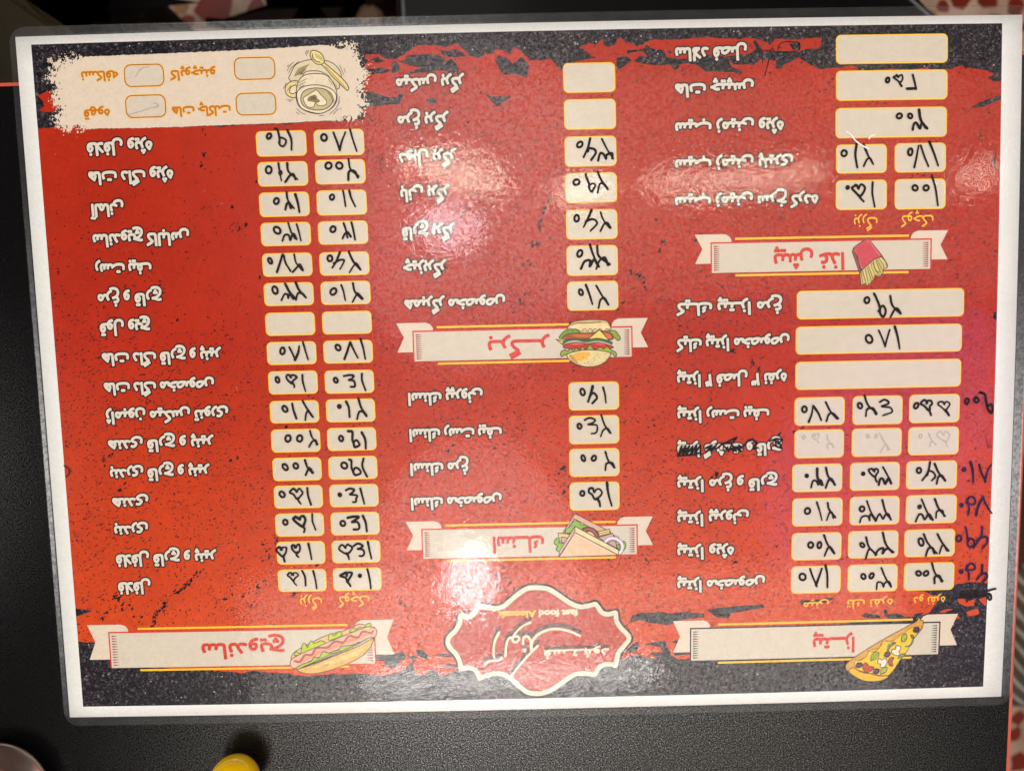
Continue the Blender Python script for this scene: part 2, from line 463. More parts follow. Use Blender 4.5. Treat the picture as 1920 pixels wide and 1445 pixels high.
# ------------------------------------------------------------------ the laminated sheet
menu = bpy.data.objects.new('laminated_menu', None); COL.objects.link(menu)
tag(menu, 'large laminated red and black fast food menu lying upside down on the black table', 'menu')
WHITE = ink((249, 249, 243), .02, 'white_paper', .1)
CREAM = ink((214, 203, 183), .05, 'cream_print'); CREAM2 = ink((224, 208, 186), .04, 'cream_print')
DARK = ink((26, 18, 20), .2, 'dark_print'); YEL = ink((255, 196, 44), .06, 'yellow_print'); TITLE = ink((212, 58, 40), .06, 'title_red_print')
LETTER = ink((220, 213, 196), .04, 'letter_cream_print'); BROWN = ink((196, 118, 22), .1, 'ochre_print')
RED = red_mat(); ASPH = asphalt_mat()

def rectgrid(x0, y0, x1, y1, n):
    X = np.linspace(x0, x1, n+1); Y = np.linspace(y0, y1, n+1); q = []
    for i in range(n):
        for j in range(n):
            q.append([(X[i],Y[j]),(X[i+1],Y[j]),(X[i+1],Y[j+1]),(X[i],Y[j+1])])
    return [np.array(q)]
pc = P([(30,66),(1912.5,33.5),(1878.5,1307),(131.5,1340)])
px0, px1 = (pc[0,0]+pc[3,0])/2, (pc[1,0]+pc[2,0])/2; py0, py1 = (pc[0,1]+pc[1,1])/2, (pc[2,1]+pc[3,1])/2
# paper: a thin slab
def slab(name, g, F, mat, z0, z1, parent, **props):
    k = Ink(); k.field(g, F, mat, z1)
    o = k.build(name, parent, **props)
    return o
k = Ink(); k.add(rectgrid(px0, py0, px1, py1, 24), WHITE, ZP); paper = k.build('paper_sheet', menu)
import bmesh
_b = bmesh.new(); _b.from_mesh(paper.data); bmesh.ops.remove_doubles(_b, verts=_b.verts, dist=1e-6)
_r = bmesh.ops.extrude_face_region(_b, geom=list(_b.faces)); bmesh.ops.translate(_b, verts=[v for v in _r['geom'] if isinstance(v, bmesh.types.BMVert)], vec=(0, 0, -.0002))
bmesh.ops.recalc_face_normals(_b, faces=_b.faces); _b.to_mesh(paper.data); _b.free()
k = Ink(); k.add(rectgrid(0, 0, SW, SH, 24), ASPH, LZ(1)); k.build('black_background', menu)

# red area with torn edges
def zz(f, pts): return [tuple(a) for a in f(pts)]
Za = Zf(680, 60, 4.8); Zb = Zf(1080, 50, 4.0); Zc = Zf(1420, 0); Zd = Zf(700, 1130, 7.605); Ze = Zf(960, 1065); Zg = Zf(1500, 1100, 5.053)
Zh = Zf(360, 1150, 4.8); Z2 = Zf(480, 0); Zr = Zf(1680, 0, 8.0)
top = [(-20, 150)] + zz(P, [(100,240),(400,238),(684,224)]) + zz(Za, [(20,380),(20,200),(70,195),(150,205),(200,245),(290,250),(390,200),(400,190),(470,135),(750,130),(850,110),(900,140),(960,215),(1040,235),(1090,220),(1090,150),(1120,200),(1180,190),(1190,150),(1250,155),(1340,210),(1360,160),(1400,170),(1490,230),(1500,260),(1560,250),(1620,270),(1670,245),(1720,270),(1800,350)]) \
    + zz(Zb, [(-10,260),(100,250),(150,240),(30,160),(100,125),(140,150),(200,100),(220,140),(300,140),(330,90),(370,140),(460,150),(540,100),(620,95),(640,110),(1000,95),(1340,90),(1390,120),(1430,130),(1480,95),(1830,95),(1820,170),(1680,185),(1640,240),(1700,250),(1820,325),(1920,310)]) \
    + zz(Zc, [(570,480),(1350,500)]) + zz(Zr, [(760,1070),(960,990),(1000,1010),(1020,1060),(1100,1030),(1300,1050),(1480,1110),(1440,1160),(1380,1170),(1430,1215),(1560,1220),(1640,1215)])
bot = zz(P, [(1868,1088),(1800,1094),(1745,1104),(1765,1118),(1745,1148),(1640,1160),(1600,1158),(1500,1215),(1300,1232)]) \
    + zz(Ze, [(1000,640),(850,625),(790,660),(600,700),(300,740)]) + zz(Zd, [(1200,960),(1050,1010),(920,1000),(820,970),(700,1020),(640,1020),(580,980),(480,930),(430,980),(300,1000),(170,1020),(0,1010)]) \
    + zz(Zh, [(1500,530),(1300,540),(1000,545),(900,545),(760,525),(560,520),(450,535),(370,515),(240,505),(200,520),(170,500)]) + zz(P, [(330,1252),(250,1246),(212,1210),(184,1202),(150,1203)]) + [(-20, 1150)]
redpoly = np.array(top + bot)
holes = [zz(Za, q) for q in (
    [(0,250),(60,250),(140,230),(190,270),(130,280),(60,262),(30,300),(0,300)], [(10,320),(80,340),(170,330),(250,350),(180,375),(20,385)],
    [(265,290),(290,265),(320,290),(345,350),(265,385)], [(400,215),(540,205),(650,215),(700,220),(760,270),(800,240),(860,330),(860,380),(700,345),(560,370),(380,390),(450,350),(510,330),(400,300),(330,275),(390,250)],
    [(690,170),(860,165),(945,225),(800,232),(740,230)], [(5,560),(60,545),(180,575),(250,590),(320,585),(320,560),(370,565),(335,660),(200,660),(0,685)],
    [(570,600),(640,600),(670,640),(620,650),(570,640)], [(1100,560),(1150,585),(1340,585),(1205,680)],
    [(1215,215),(1300,235),(1350,290),(1400,250),(1440,230),(1500,310),(1480,420),(1400,385),(1270,385),(1225,330),(1200,270)],
    [(1700,255),(1750,265),(1840,240),(1880,290),(1800,350)], [(200,200),(260,170),(330,170),(400,180),(300,250),(240,230)])] \
    + [zz(Zb, q) for q in (
    [(300,235),(380,225),(440,270),(560,290),(700,290),(740,340),(780,310),(770,290),(830,275),(900,290),(970,340),(1180,345),(1230,370),(1250,340),(1170,310),(1150,265),(1180,290),(1340,290),(1380,250),(1500,260),(1490,320),(1540,325),(1560,290),(1650,240),(1700,200),(1560,190),(1400,200),(1380,160),(1340,100),(1320,120),(1350,170),(1290,210),(1100,225),(1000,215),(800,250),(680,230),(650,180),(560,165),(540,130),(500,170),(420,180),(380,180),(380,220),(420,200),(500,185),(540,230),(580,250),(480,220),(460,240),(420,260),(330,325),(300,325)],
    [(200,110),(250,100),(290,140),(240,155),(205,140)], [(1420,100),(1490,95),(1450,145)], [(1580,130),(1680,120),(1680,180),(1620,180),(1600,150)], [(680,170),(720,200),(700,210)])] \
    + [zz(Zc, q) for q in ([(705,472),(860,468),(960,500),(720,502)], [(960,468),(1110,465),(1080,500),(980,490)], [(1180,465),(1270,468),(1230,500),(1220,480)], [(1740,675),(1740,705),(1600,765),(1510,772),(1620,720)], [(1690,1110),(1660,1150),(1700,1210),(1740,1250),(1740,1235),(1712,1200),(1680,1150)])] \
    + [zz(P, q) for q in ([(1852,462),(1856,468),(1872,478),(1872,472),(1860,466)], [(1862,585),(1869,583),(1869,602),(1860,596)], [(130,1139),(175,1143),(130,1160)])] \
    + [zz(Ze, q) for q in ([(830,390),(860,330),(930,310),(1060,305),(1120,320),(1240,305),(1370,320),(1370,345),(1240,355),(1110,405),(1000,390),(900,365)], [(1380,290),(1480,270),(1620,265),(1780,250),(1800,275),(1640,305),(1560,320),(1540,350),(1460,350)],
        [(790,600),(850,540),(900,515),(900,560),(880,590),(820,600)], [(910,545),(980,520),(1090,515),(1100,550),(1130,605),(1080,590),(1050,550),(980,545)], [(960,600),(1080,595),(1150,625),(1180,650),(1050,650),(1000,615)], [(770,650),(860,615),(960,625),(930,650),(870,635),(800,670)], [(1140,515),(1200,510),(1200,560)], [(1150,595),(1260,590),(1270,610),(1160,612)])] \
    + [zz(Zd, q) for q in ([(30,700),(310,705),(430,680),(460,720),(460,790),(380,830),(340,930),(280,900),(150,900),(180,830),(30,800)], [(620,660),(690,650),(760,700),(830,790),(760,800),(680,770),(610,690)], [(880,715),(1080,705),(1120,760),(960,760),(880,740)], [(970,850),(1060,835),(1190,870),(1190,920),(1060,900)], [(490,725),(620,770),(600,800),(530,790)], [(470,900),(540,840),(590,830),(560,900),(600,990),(480,980)], [(770,980),(820,940),(930,950),(920,1010),(800,1000)])] \
    + [zz(Zg, q) for q in ([(0,120),(160,112),(260,95),(320,100),(220,150),(160,160),(60,160),(0,170)], [(580,265),(620,240),(680,255),(740,255),(760,290),(640,290)], [(790,230),(800,200),(820,220),(830,260),(900,240),(960,255),(1000,290),(880,300),(800,275)], [(1070,250),(1160,240),(1120,280),(1080,275)], [(1000,20),(1240,28),(1430,10),(1440,120),(1400,180),(1360,150),(1380,100),(1260,80),(1180,40),(1020,35)],
        [(1220,230),(1280,150),(1440,165),(1560,180),(1650,110),(1780,60),(1800,300),(1500,303),(1440,250),(1400,230),(1260,240)])]
g = Grid(0, 0, SW, SH, 1.3)
Nz = noise(g, 26, 4, 3)
F = sdf(g, loop_segs(redpoly), 24) + 5.5*Nz
for q in holes:
    q = np.array(q); bb = bbox(loop_segs(q), 14)
    i0, i1 = max(0, int((bb[0]-g.x0)/g.h)), min(g.nx, int((bb[2]-g.x0)/g.h)+1); j0, j1 = max(0, int((bb[1]-g.y0)/g.h)), min(g.ny, int((bb[3]-g.y0)/g.h)+1)
    if i1-i0 < 3 or j1-j0 < 3: continue
    sg = Grid(g.X[i0], g.Y[j0], g.X[i1-1], g.Y[j1-1], g.h); sg.X = g.X[i0:i1]; sg.Y = g.Y[j0:j1]; sg.nx = i1-i0; sg.ny = j1-j0
    F[j0:j1, i0:i1] = np.maximum(F[j0:j1, i0:i1], -(sdf(sg, loop_segs(q), 14) + 2.2*Nz[j0:j1, i0:i1]))
scraps = [zz(P, [(72,180),(95,172),(98,186),(104,190),(115,194),(112,205),(92,212),(72,208),(84,200),(82,192)])] \
    + [zz(Zg, q) for q in ([(1480,110),(1520,100),(1600,130),(1660,100),(1640,170),(1560,180),(1500,150)], [(1600,220),(1680,200),(1690,250),(1600,270),(1570,240)], [(1690,110),(1755,90),(1755,180),(1700,130)], [(1440,260),(1500,270),(1510,300),(1450,303)], [(1300,230),(1400,200),(1440,210),(1340,240)])]
for q in scraps:
    q = np.array(q); F = np.minimum(F, sdf(g, loop_segs(q), 24) + 2*Nz)
# clip to the printed rectangle
XX = np.maximum(-g.X, g.X-SW)[None,:]; YY = np.maximum(-g.Y, g.Y-SH)[:,None]
F = np.maximum(F, np.maximum(XX, YY)+.01)
RF, RG = F, g
k = Ink(); k.field(g, F, RED, LZ(2)); k.build('red_background', menu)

# dark flecks printed all over the red
def flecks(n, name, mat, z, wmin=1.0, wmax=2.1, lmin=3.0, lmax=9.5):
    q = []
    tries = 0
    dens = noise(RG, 170, 3, 21); cl = noise(RG, 45, 2, 22)
    while len(q) < n and tries < n*12:
        tries += 1
        x, y = random.uniform(2, SW-2), random.uniform(2, SH-2)
        i, j = int(x/RG.h), int(y/RG.h)
        if RF[j, i] > -2: continue
        w = .42 + .8*dens[j, i] + .6*cl[j, i] + .35*(y/SH) + .22*(x/SW)
        if x < 520 and y < 520: w -= .45
        if random.random() > w: continue
        a = random.gauss(-.55 if x < 620 else -.15, .55); L = random.uniform(lmin, lmax)*random.choice((.5, .7, 1)); W = random.uniform(wmin, wmax)
        c, s = math.cos(a), math.sin(a); bend = random.uniform(-.9, .9)
        pts = [(-L/2, 0), (-L*.1, -W*random.uniform(.3, .9)+bend), (L/2, bend*.4), (L*.1, W*random.uniform(.3, .9)+bend)]
        q.append([(x+c*u-s*v, y+s*u+c*v) for u, v in pts])
    kk = Ink(); kk.add([np.array(q)], mat, z); print('flecks', len(q))
    return kk.build(name, menu, kind='stuff')
FLK = ink((28, 13, 24), .3, 'fleck_print')
flecks(17000, 'printed_flecks', FLK, LZ(3))
q = []
def crack(pts, n, sp):
    pts = cat(P(pts), n=12)
    for _ in range(n):
        p = pts[random.randrange(len(pts))]; x, y = p + np.random.RandomState(random.randrange(10**6)).normal(0, sp, 2)
        a = random.gauss(-.8, .4); L = random.uniform(3, 11); W = random.uniform(.9, 2.6); c, s = math.cos(a), math.sin(a)
        q.append([(x+c*u-s*v, y+s*u+c*v) for u, v in ((-L/2, 0), (0, -W), (L/2, .4), (0, W))])
crack([(375,1070),(345,1100),(330,1110)], 40, 2); crack([(312,1130),(295,1150),(285,1175)], 45, 3); crack([(235,1140),(220,1118),(260,1160)], 30, 5)
crack([(1035,362),(1018,400),(1010,430)], 26, 1.5); crack([(1000,460),(1010,455)], 16, 3); crack([(1180,510),(1205,520),(1210,545)], 26, 2)
crack([(950,1100),(760,1140)], 30, 14); crack([(520,1000),(500,1060),(470,1120)], 30, 9); crack([(1410,680),(1420,690)], 8, 2)
for _ in range(46):
    cx_, cy_ = random.uniform(150, 1800), random.uniform(250, 1190); crack([(cx_, cy_), (cx_-random.uniform(4, 14), cy_+random.uniform(4, 16))], random.randint(4, 11), 1.8)
k = Ink(); k.add([np.array(q)], FLK, LZ(3)+.000004); k.build('crack_marks', menu, kind='stuff')
# pale mineral glints printed in the asphalt
q = []
while len(q) < 420:
    x, y = random.uniform(4, SW-4), random.choice((random.uniform(3, 150), random.uniform(1090, SH-4)))
    if RF[int(y/RG.h), int(x/RG.h)] < 3: continue
    r = random.choice((.5, .7, .9, 1.6)); q.append([(x-r, y), (x, y-r*.8), (x+r, y), (x, y+r*.8)])
k = Ink(); k.add([np.array(q)], ink((196, 190, 184), .2, 'glint_print'), LZ(3)); k.build('mineral_glints', menu, kind='stuff')

# cream brush panel with the hot drinks
panel = P([(98,118),(150,108),(300,102),(480,94),(600,86),(665,88),(676,112),(690,140),(672,165),(688,195),(672,224),(520,232),(300,240),(120,243),(105,230),(112,205),(98,190),(108,165),(92,150),(102,132)])
g = Grid(*bbox(loop_segs(panel), 28), .75); D = sdf(g, loop_segs(panel), 26)
edge = np.clip((g.X-panel[:,0].min()-45)/30, 0, 1)*np.clip((panel[:,0].max()-50-g.X)/26, 0, 1)
amp = 1.2 + 20*(1-edge)
n1 = noise(g, 5, 3, 5, .8); n2 = noise(g, 2.2, 2, 6, .8)
k = Ink(); k.field(g, D + amp[None,:]*(n1*.9+n2*.7), CREAM2, LZ(4)); drinks = k.build('drinks_panel', menu)

BOXY = ink((255, 206, 58), .04, 'box_border_print')
def rbox(g, x0, y0, x1, y1, r):
    cx, cy, hx, hy = (x0+x1)/2, (y0+y1)/2, (x1-x0)/2-r, (y1-y0)/2-r
    dx = np.abs(g.X-cx)[None,:]-hx; dy = np.abs(g.Y-cy)[:,None]-hy
    return np.hypot(np.maximum(dx,0), np.maximum(dy,0)) + np.minimum(np.maximum(dx,dy),0) - r
def box_rect(tl, br):
    a = P([tl, br]); return a[0,0], a[0,1], a[1,0], a[1,1]
def price_box(x0, y0, x1, y1, parent=menu, outline=False):
    g = Grid(x0-1, y0-1, x1+1, y1+1, .55); k = Ink(); D = rbox(g, x0, y0, x1, y1, 9.5)
    if outline:
        D2 = rbox(g, x0, y0, x1, y1, 14)
        k.field(g, np.abs(D2+1.6)-1.7, ink((248, 196, 84), .05), LZ(6)); k.field(g, np.abs(D2+1.9)-.75, ink((150, 78, 30), .1), LZ(7))
        k.field(g, D2+3.6, CREAM, LZ(5.3))
    else:
        k.field(g, D, BOXY, LZ(6)); k.field(g, D+2.3, CREAM, LZ(7))
    return k.build('price_box', parent)

# ------------------------------------------------------------------ handwriting: each figure as pen strokes, seen as it lies (upside down)
DG = {'1': (.34, [[(.12,0),(.48,.45),(.88,1)]]),
      '8': (.72, [[(0,.02),(.28,.5),(.55,1)], [(.55,1),(.75,.5),(1,0)]]),
      '7': (.80, [[(0,1),(.2,.5),(.42,0)], [(.42,0),(.7,.45),(1,.92)]]),
      '2': (.55, [[(.1,0),(.4,.45),(1,.86)], [(1,.86),(.7,.6),(.35,.66),(.12,1)]]),
      '3': (.72, [[(.38,0),(.66,.5),(1,.9)], [(1,.9),(.8,.66),(.6,.72),(.52,.92),(.42,.7),(.18,.7),(0,1)]]),
      '4': (.82, [[(0,.14),(.45,0),(.85,.08),(.6,.3),(.35,.42),(.85,.46),(1,.75),(.82,.95),(.5,.98)]]),
      '5': (.80, [[(.5,.22),(.34,.04),(.08,.08),(0,.25),(.25,.42),(.62,.68),(.82,.48),(1,.22),(.84,.02),(.62,.04),(.5,.22)], [(.60,.62),(.72,.8),(.88,1)]]),
      '9': (.48, [[(0,0),(.22,.12),(.34,.5),(.45,.82),(.72,1),(1,.86),(.95,.62),(.68,.55),(.42,.74)]]),
      '6': (.66, [[(.62,0),(.42,.45),(.02,.9)], [(.26,.64),(.55,.44),(.85,.5),(.98,.72),(.62,1)]]),
      'L': (.35, [[(.7,0),(1,.5),(1,.95)], [(1,.95),(0,.98)]]), 'q': (.5, [[(.1,.35),(.3,.05),(.8,0),(1,.2),(.6,.4),(.1,.35)], [(.1,.1),(.4,.6),(.35,1)]]),
      'V': (.7, [[(0,0),(.6,1),(1,.3)]])}
def pen(f, items, r=2.15, jit=.045):
    """items (figure, cx, cy, height[, width factor]) in image coordinates of the enlarged crop f"""
    S_ = []
    for it in items:
        ch, cx, cy, h = it[:4]; wf = it[4] if len(it) > 4 else 1
        j = lambda: random.gauss(0, jit*h)
        if ch in '0.':
            w = h*random.uniform(.78, .95)*wf; rot = random.uniform(-.3, .3)
            c = f([(cx, cy)])[0]; e = f([(cx+w/2, cy)])[0]; v = f([(cx, cy+h/2)])[0]
            rx, ry = abs(e[0]-c[0])-r*.75, abs(v[1]-c[1])-r*.75
            if ch == '.': rx, ry = rx*.35, ry*.35
            t = np.linspace(.2, 2*math.pi+.5, 18)
            rr = 1 + .08*np.sin(2*t+random.uniform(0, 6))
            S_.append(line_segs(np.c_[c[0]+rx*rr*np.cos(t+rot), c[1]+ry*rr*np.sin(t)], r if ch == '0' else r*1.5))
            if ch == '.': S_.append(line_segs([c, c+.1], max(rx, ry)+r))
            continue
        w, strokes = DG[ch]; w = w*h*wf
        for st in strokes:
            pts = f([(cx-w/2+u*w+j(), cy-h/2+v*h+j()*.6) for u, v in st])
            rr = r*random.uniform(.85, 1.15)
            S_.append(line_segs(cat(pts, n=6), rr*random.uniform(.9, 1.2), rr*random.uniform(.7, 1)))
    return np.vstack(S_)
ZM = .00094
def scrawl(name, segs, mat, parent, z=ZM, h=.5, **props):
    g, D = stroke_field(segs, h); D = D + .22*noise(g, 3, 2, random.randrange(999))
    k = Ink(); k.field(g, D, mat, z); return k.build(name, parent, **props)

A_, B_, C_, D_ = Zf(480,0), Zf(480,360), Zf(480,720), Zf(480,1065)
LA = [((481.3,247.2),(576.8,292.5)),((482.6,305),(580,348.5)),((485.3,362),(582,405.5)),((489.2,418.4),(584.7,460)),((491.8,475.7),(587.3,517.3)),((493.7,531),(590,572)),((496.8,586.7),(591.8,627.8)),((499.5,641.4),(595.2,682.2)),((502,696.1),(597,737.4)),((505,751.6),(598.9,791.5)),((507.6,804.7),(601.5,846.2)),((510.8,858),(604.1,899.4)),((513.7,909.9),(606.8,951)),((516.3,962),(609.4,1003.5)),((518.7,1014.6),(611.5,1055.6)),((521.6,1066.7),(614.7,1106.6))]
LB = [((588.4,244.5),(684,291)),((590,301),(686.5,344.5)),((594.4,358),(689.6,402.6)),((595.7,415.8),(691.2,457.3)),((598.4,473.6),(693.6,515.2)),((601,528.3),(696.2,569.9)),((603,584.4),(698.8,625.1)),((605.7,638.8),(700.4,679.6)),((608.9,694.6),(703,736)),((610.7,748.4),(704.9,789.7)),((612.8,802),(706.7,843)),((616.2,855.5),(708.3,896.7)),((617.8,907.8),(710.4,948.3)),((619.4,959.9),(713,1000.9)),((622,1012.5),(714.1,1053)),((624.1,1064),(716.7,1105))]
WA = [(A_,[('0',97,975,50),('9',178,985,140),('1',250,1003,145,.8)]),(A_,[('0',95,1215,60),('.',178,1235,60,.6),('1',178,1235,118,.5),('2',255,1232,140)]),(B_,[('0',150,68,55),('2',232,70,130),('1',298,85,118)]),(B_,[('0',155,275,62),('3',245,285,130),('1',308,290,118)]),
 (B_,[('0',105,492,50),('7',200,510,120),('2',300,510,135)]),(B_,[('0',140,700,62),('3',230,710,122),('2',320,705,130)]),None,(B_,[('0',193,1132,58),('8',275,1145,98),('1',355,1132,125)]),
 (B_,[('0',157,1337,50),('5',252,1345,90),('1',340,1355,120)]),(C_,[('0',210,175,55),('1',277,190,112),('2',370,185,130)]),(C_,[('0',232,385,56),('0',315,385,56),('2',412,390,112)]),(C_,[('0',212,588,56),('0',287,580,50),('2',375,590,102)]),
 (C_,[('0',190,782,55),('5',292,795,108),('1',383,798,115)]),(C_,[('0',213,980,50),('5',315,992,115),('1',410,980,120)]),(C_,[('5',185,1205,98),('5',287,1185,90),('1',390,1190,115)]),(C_,[('5',265,1380,90),('1',348,1375,100),('1',430,1385,125)])]
WB = [(A_,[('0',488,985,60),('8',595,1012,122,.95),('1',700,1005,150,.7)]),(A_,[('0',520,1185,60),('0',597,1185,60),('2',685,1215,140)]),(B_,[('0',545,40,52),('1',635,45,105),('1',695,55,112)]),(B_,[('0',552,268,56),('2',645,280,115),('1',700,280,130)]),
 (B_,[('0',530,475,52),('6',590,490,128),('2',705,500,150)]),(B_,[('0',555,710,60),('1',630,715,105),('2',722,715,128)]),None,(B_,[('0',588,1108,56),('7',682,1130,116),('1',768,1118,135)]),
 (B_,[('0',572,1340,46),('4',672,1345,90),('1',770,1350,122)]),(C_,[('.',597,158,50),('1',660,172,112),('2',752,175,138)]),(C_,[('0',610,385,50),('9',700,390,112,1.3),('1',775,400,105)]),(C_,[('0',632,577,56),('9',705,590,112,1.3),('1',778,590,122)]),
 (C_,[('.',600,785,46),('4',685,790,98),('1',762,795,108)]),(C_,[('0',622,988,50),('4',702,985,98),('1',778,990,112)]),(C_,[('5',640,1190,105),('4',740,1180,92),('1',810,1180,112)]),(C_,[('5',650,1385,100),('.',743,1360,40),('1',805,1380,132)])]
M1, M2, M3 = Zf(960,0), Zf(960,360), Zf(960,720)
MB_ = [((1055.2,119.7),(1154.6,173.6)),((1056.5,187.8),(1155.2,242.5)),((1058.6,257.2),(1156.7,311.7)),((1059.4,325.6),(1157.3,379.5)),((1060.5,394.2),(1157.3,448.1)),((1061.5,461.3),(1157.8,515.7)),((1062,528.3),(1157.8,580.9)),((1063.9,716.4),(1160.4,767.3)),((1065.7,779.2),(1161,830.5)),((1067.3,841),(1162,891.5)),((1068.6,903.6),(1162.5,954.6))]
WM = [None,None,(M1,[('0',482,1035,56),('6',550,1065,150),('3',660,1070,155)]),(M1,[('0',458,1302,55),('9',552,1308,130,1.2),('2',640,1295,150)]),(M2,[('0',460,190,56),('6',550,200,145),('2',660,210,135)]),(M2,[('0',482,440,60),('3',560,460,172),('2',637,465,160)]),
 (M2,[('0',490,715,50),('1',540,730,135),('2',645,745,152)]),(M3,[('0',502,55,56),('6',570,75,116),('1',657,75,112)]),(M3,[('0',480,298,46),('4',560,295,108),('2',660,300,138)]),(M3,[('0',507,525,50),('0',582,525,46),('2',690,545,130)]),(M3,[('0',500,775,46),('5',590,800,122),('1',688,782,158,.7)])]
R1, R2, R3, R4 = Zf(1420,0), Zf(1420,360), Zf(1420,720), Zf(1420,1065)
RB = [((1566.2,67),(1775.6,118.9)),((1566.2,134.1),(1775,187.3)),((1565.4,203.8),(1773.8,257.2)),((1566.5,272.2),(1661.5,324.8)),((1676.4,269.6),(1771.9,323)),((1566,338.8),(1661.5,392.9)),((1676.4,336.7),(1771.4,392)),
 ((1493.1,545.7),(1805.6,593)),((1491,612.5),(1801.4,658.5)),((1490.5,678.3),(1800,724.3)),((1488.9,745),(1582.5,795.8)),((1597.8,742.4),(1690.4,794.2)),((1704,739.7),(1797.2,791)),((1488.9,805.7),(1581,856.8)),((1596.2,803.1),(1688.8,854)),((1702,800.5),(1795.6,851)),
 ((1484.7,869.9),(1577.8,919.9)),((1593,866.8),(1685,917.3)),((1698.3,864.1),(1792,914.6)),((1484.7,933.6),(1578.3,984)),((1592.5,930.4),(1684.6,981.7)),((1697.7,927.8),(1791.4,979)),((1483.7,998.3),(1576.2,1047.5)),((1589.6,994.9),(1682.5,1044)),((1695,992.2),(1788.2,1041.4)),
 ((1482.6,1060.6),(1574.7,1109.7)),((1588.9,1057.7),(1680.9,1106.6)),((1694.3,1054.6),(1786.9,1104))]
WR = [None,(R1,[('0',922,577,46),('5',1000,580,80),('L',1090,593,100,1.5)]),(R1,[('0',1005,832,50),('0',1082,832,46),('3',1148,860,138)]),(R1,[('0',612,1097,58),('1',703,1115,175,.6),('2',785,1115,165,.7)]),(R1,[('0',1083,1087,58),('7',1160,1120,160,.85),('1',1250,1105,168,.9)]),
 (R1,[('0',637,1340,32),('5',715,1380,120,.9),('1',825,1385,180,.5)]),(R1,[('0',1117,1343,52),('0',1195,1343,52),('1',1260,1365,215,.7)]),
 (R2,[('0',775,772,56),('9',868,810,160),('2',965,815,152)]),(R2,[('0',790,1047,66),('8',900,1040,112),('1',992,1040,152,.8)]),None,
 (R3,[('0',330,178,56),('7',408,210,118),('2',520,195,132,1.3)]),(R3,[('0',725,152,50),('2',795,155,138,1.2),('4',900,165,110)]),(R3,[('0',1125,152,50),('5',1200,165,105),('5',1325,170,102)]),None,None,None,
 (R3,[('.',347,650,40),('3',425,665,122),('2',512,665,132)]),(R3,[('.',748,635,40),('5',820,645,92),('3',905,650,128)]),(R3,[('0',1145,612,50),('6',1215,625,132),('2',1295,635,140)]),
 (R3,[('0',352,900,56),('1',435,900,122),('2',515,900,122)]),(R3,[('0',740,885,50),('3',785,905,152),('3',892,900,142)]),(R3,[('.',1150,870,46),('3',1182,895,158),('2',1290,885,132)]),
 (R3,[('0',375,1142,52),('0',437,1142,52),('2',508,1145,142)]),(R3,[('0',742,1142,42),('2',800,1160,142),('3',895,1135,158)]),(R3,[('0',1160,1120,62),('2',1220,1140,158),('2',1312,1130,142)]),
 (R3,[('0',317,1368,62),('8',410,1372,125),('1',495,1365,150,.5)]),(R3,[('0',750,1365,46),('0',808,1360,46),('3',890,1380,142)]),(R3,[('0',1142,1343,46),('0',1195,1343,46),('2',1270,1345,150)])]
MK = marker_mat()
def even(rows, snap=True):
    R = np.array([box_rect(*r) for r in rows])
    return R
def colfix(R):
    R = R.copy()
    for c in (0, 2): R[:,c] = np.polyval(np.polyfit(R[:,1], R[:,c], 1), R[:,1])
    return R
def boxes(rows, writing, fix=True, r=2.15):
    R = colfix(even(rows)) if fix else even(rows)
    for (x0, y0, x1, y1), w in zip(R, writing):
        b = price_box(x0, y0, x1, y1)
        if w: scrawl('handwritten_price', pen(w[0], w[1], r), MK, b)
boxes(LA, WA); boxes(LB, WB); boxes(MB_, WM); boxes(RB, WR, False)
# figures wiped off one row, leaving grey ghosts
GH = marker_mat(.30, (120, 122, 130))
ghost = [pen(R3, [('0',325,375,34),('5',410,385,66),('2',510,410,100)], 1.6), pen(R3, [('0',780,368,32),('0',840,368,32),('2',895,415,130)], 1.4), pen(R3, [('0',1155,370,36),('2',1240,400,92),('5',1320,390,115)], 1.5)]
for s_ in ghost: scrawl('wiped_price', s_, GH, menu, label='faint grey price almost wiped away')
PUR = marker_mat(1.0, (34, 16, 44))
for it, m in (([('0',1485,120,50),('0',1553,112,50),('9',1635,130,148)], MK), ([('.',1465,605,46),('1',1525,620,142,.7),('8',1612,630,122)], PUR), ([('.',1447,860,38),('q',1510,865,130),('7',1600,860,130)], PUR),
              ([('0',1428,1095,56),('9',1500,1090,142),('6',1585,1090,165)], PUR), ([('.',1445,1330,40),('q',1510,1335,112,1.2),('6',1590,1345,122)], PUR)):
    scrawl('handwritten_price', pen(R3, it, 2.5), m, menu)
scrawl('wiped_price', pen(R3, [('V',1635,410,100,.5)], .9), marker_mat(.6, (60, 30, 60)), menu)
rs = [line_segs(cat(Zg(q), n=5), 2.0) for q in ([(1440,110),(1560,70),(1660,55),(1760,30),(1840,10)], [(1740,50),(1790,60),(1800,100),(1785,115),(1770,95),(1775,60),(1700,75),(1600,60),(1500,90)], [(1480,95),(1620,90),(1500,60),(1680,30),(1560,100),(1720,40),(1640,90),(1745,60)], [(1570,130),(1580,100),(1620,80)])]
scrawl('crossed_out_price', np.vstack(rs), MK, menu)
sq = [line_segs(cat(Zb(q), n=5), .8) for q in ([(1440,260),(1425,320),(1410,375)], [(1395,280),(1390,190),(1440,190),(1560,195),(1650,190),(1675,150),(1650,120)], [(1510,180),(1530,130),(1600,120),(1670,130)], [(1450,190),(1465,165),(1480,190)], [(1555,195),(1550,280)])]
scrawl('pen_scribble', np.vstack(sq), MK, menu)
scrawl('pen_mark', line_segs(cat(P([(122,872),(130,877),(132,886),(126,893)]), n=5), 1.1), MK, menu)
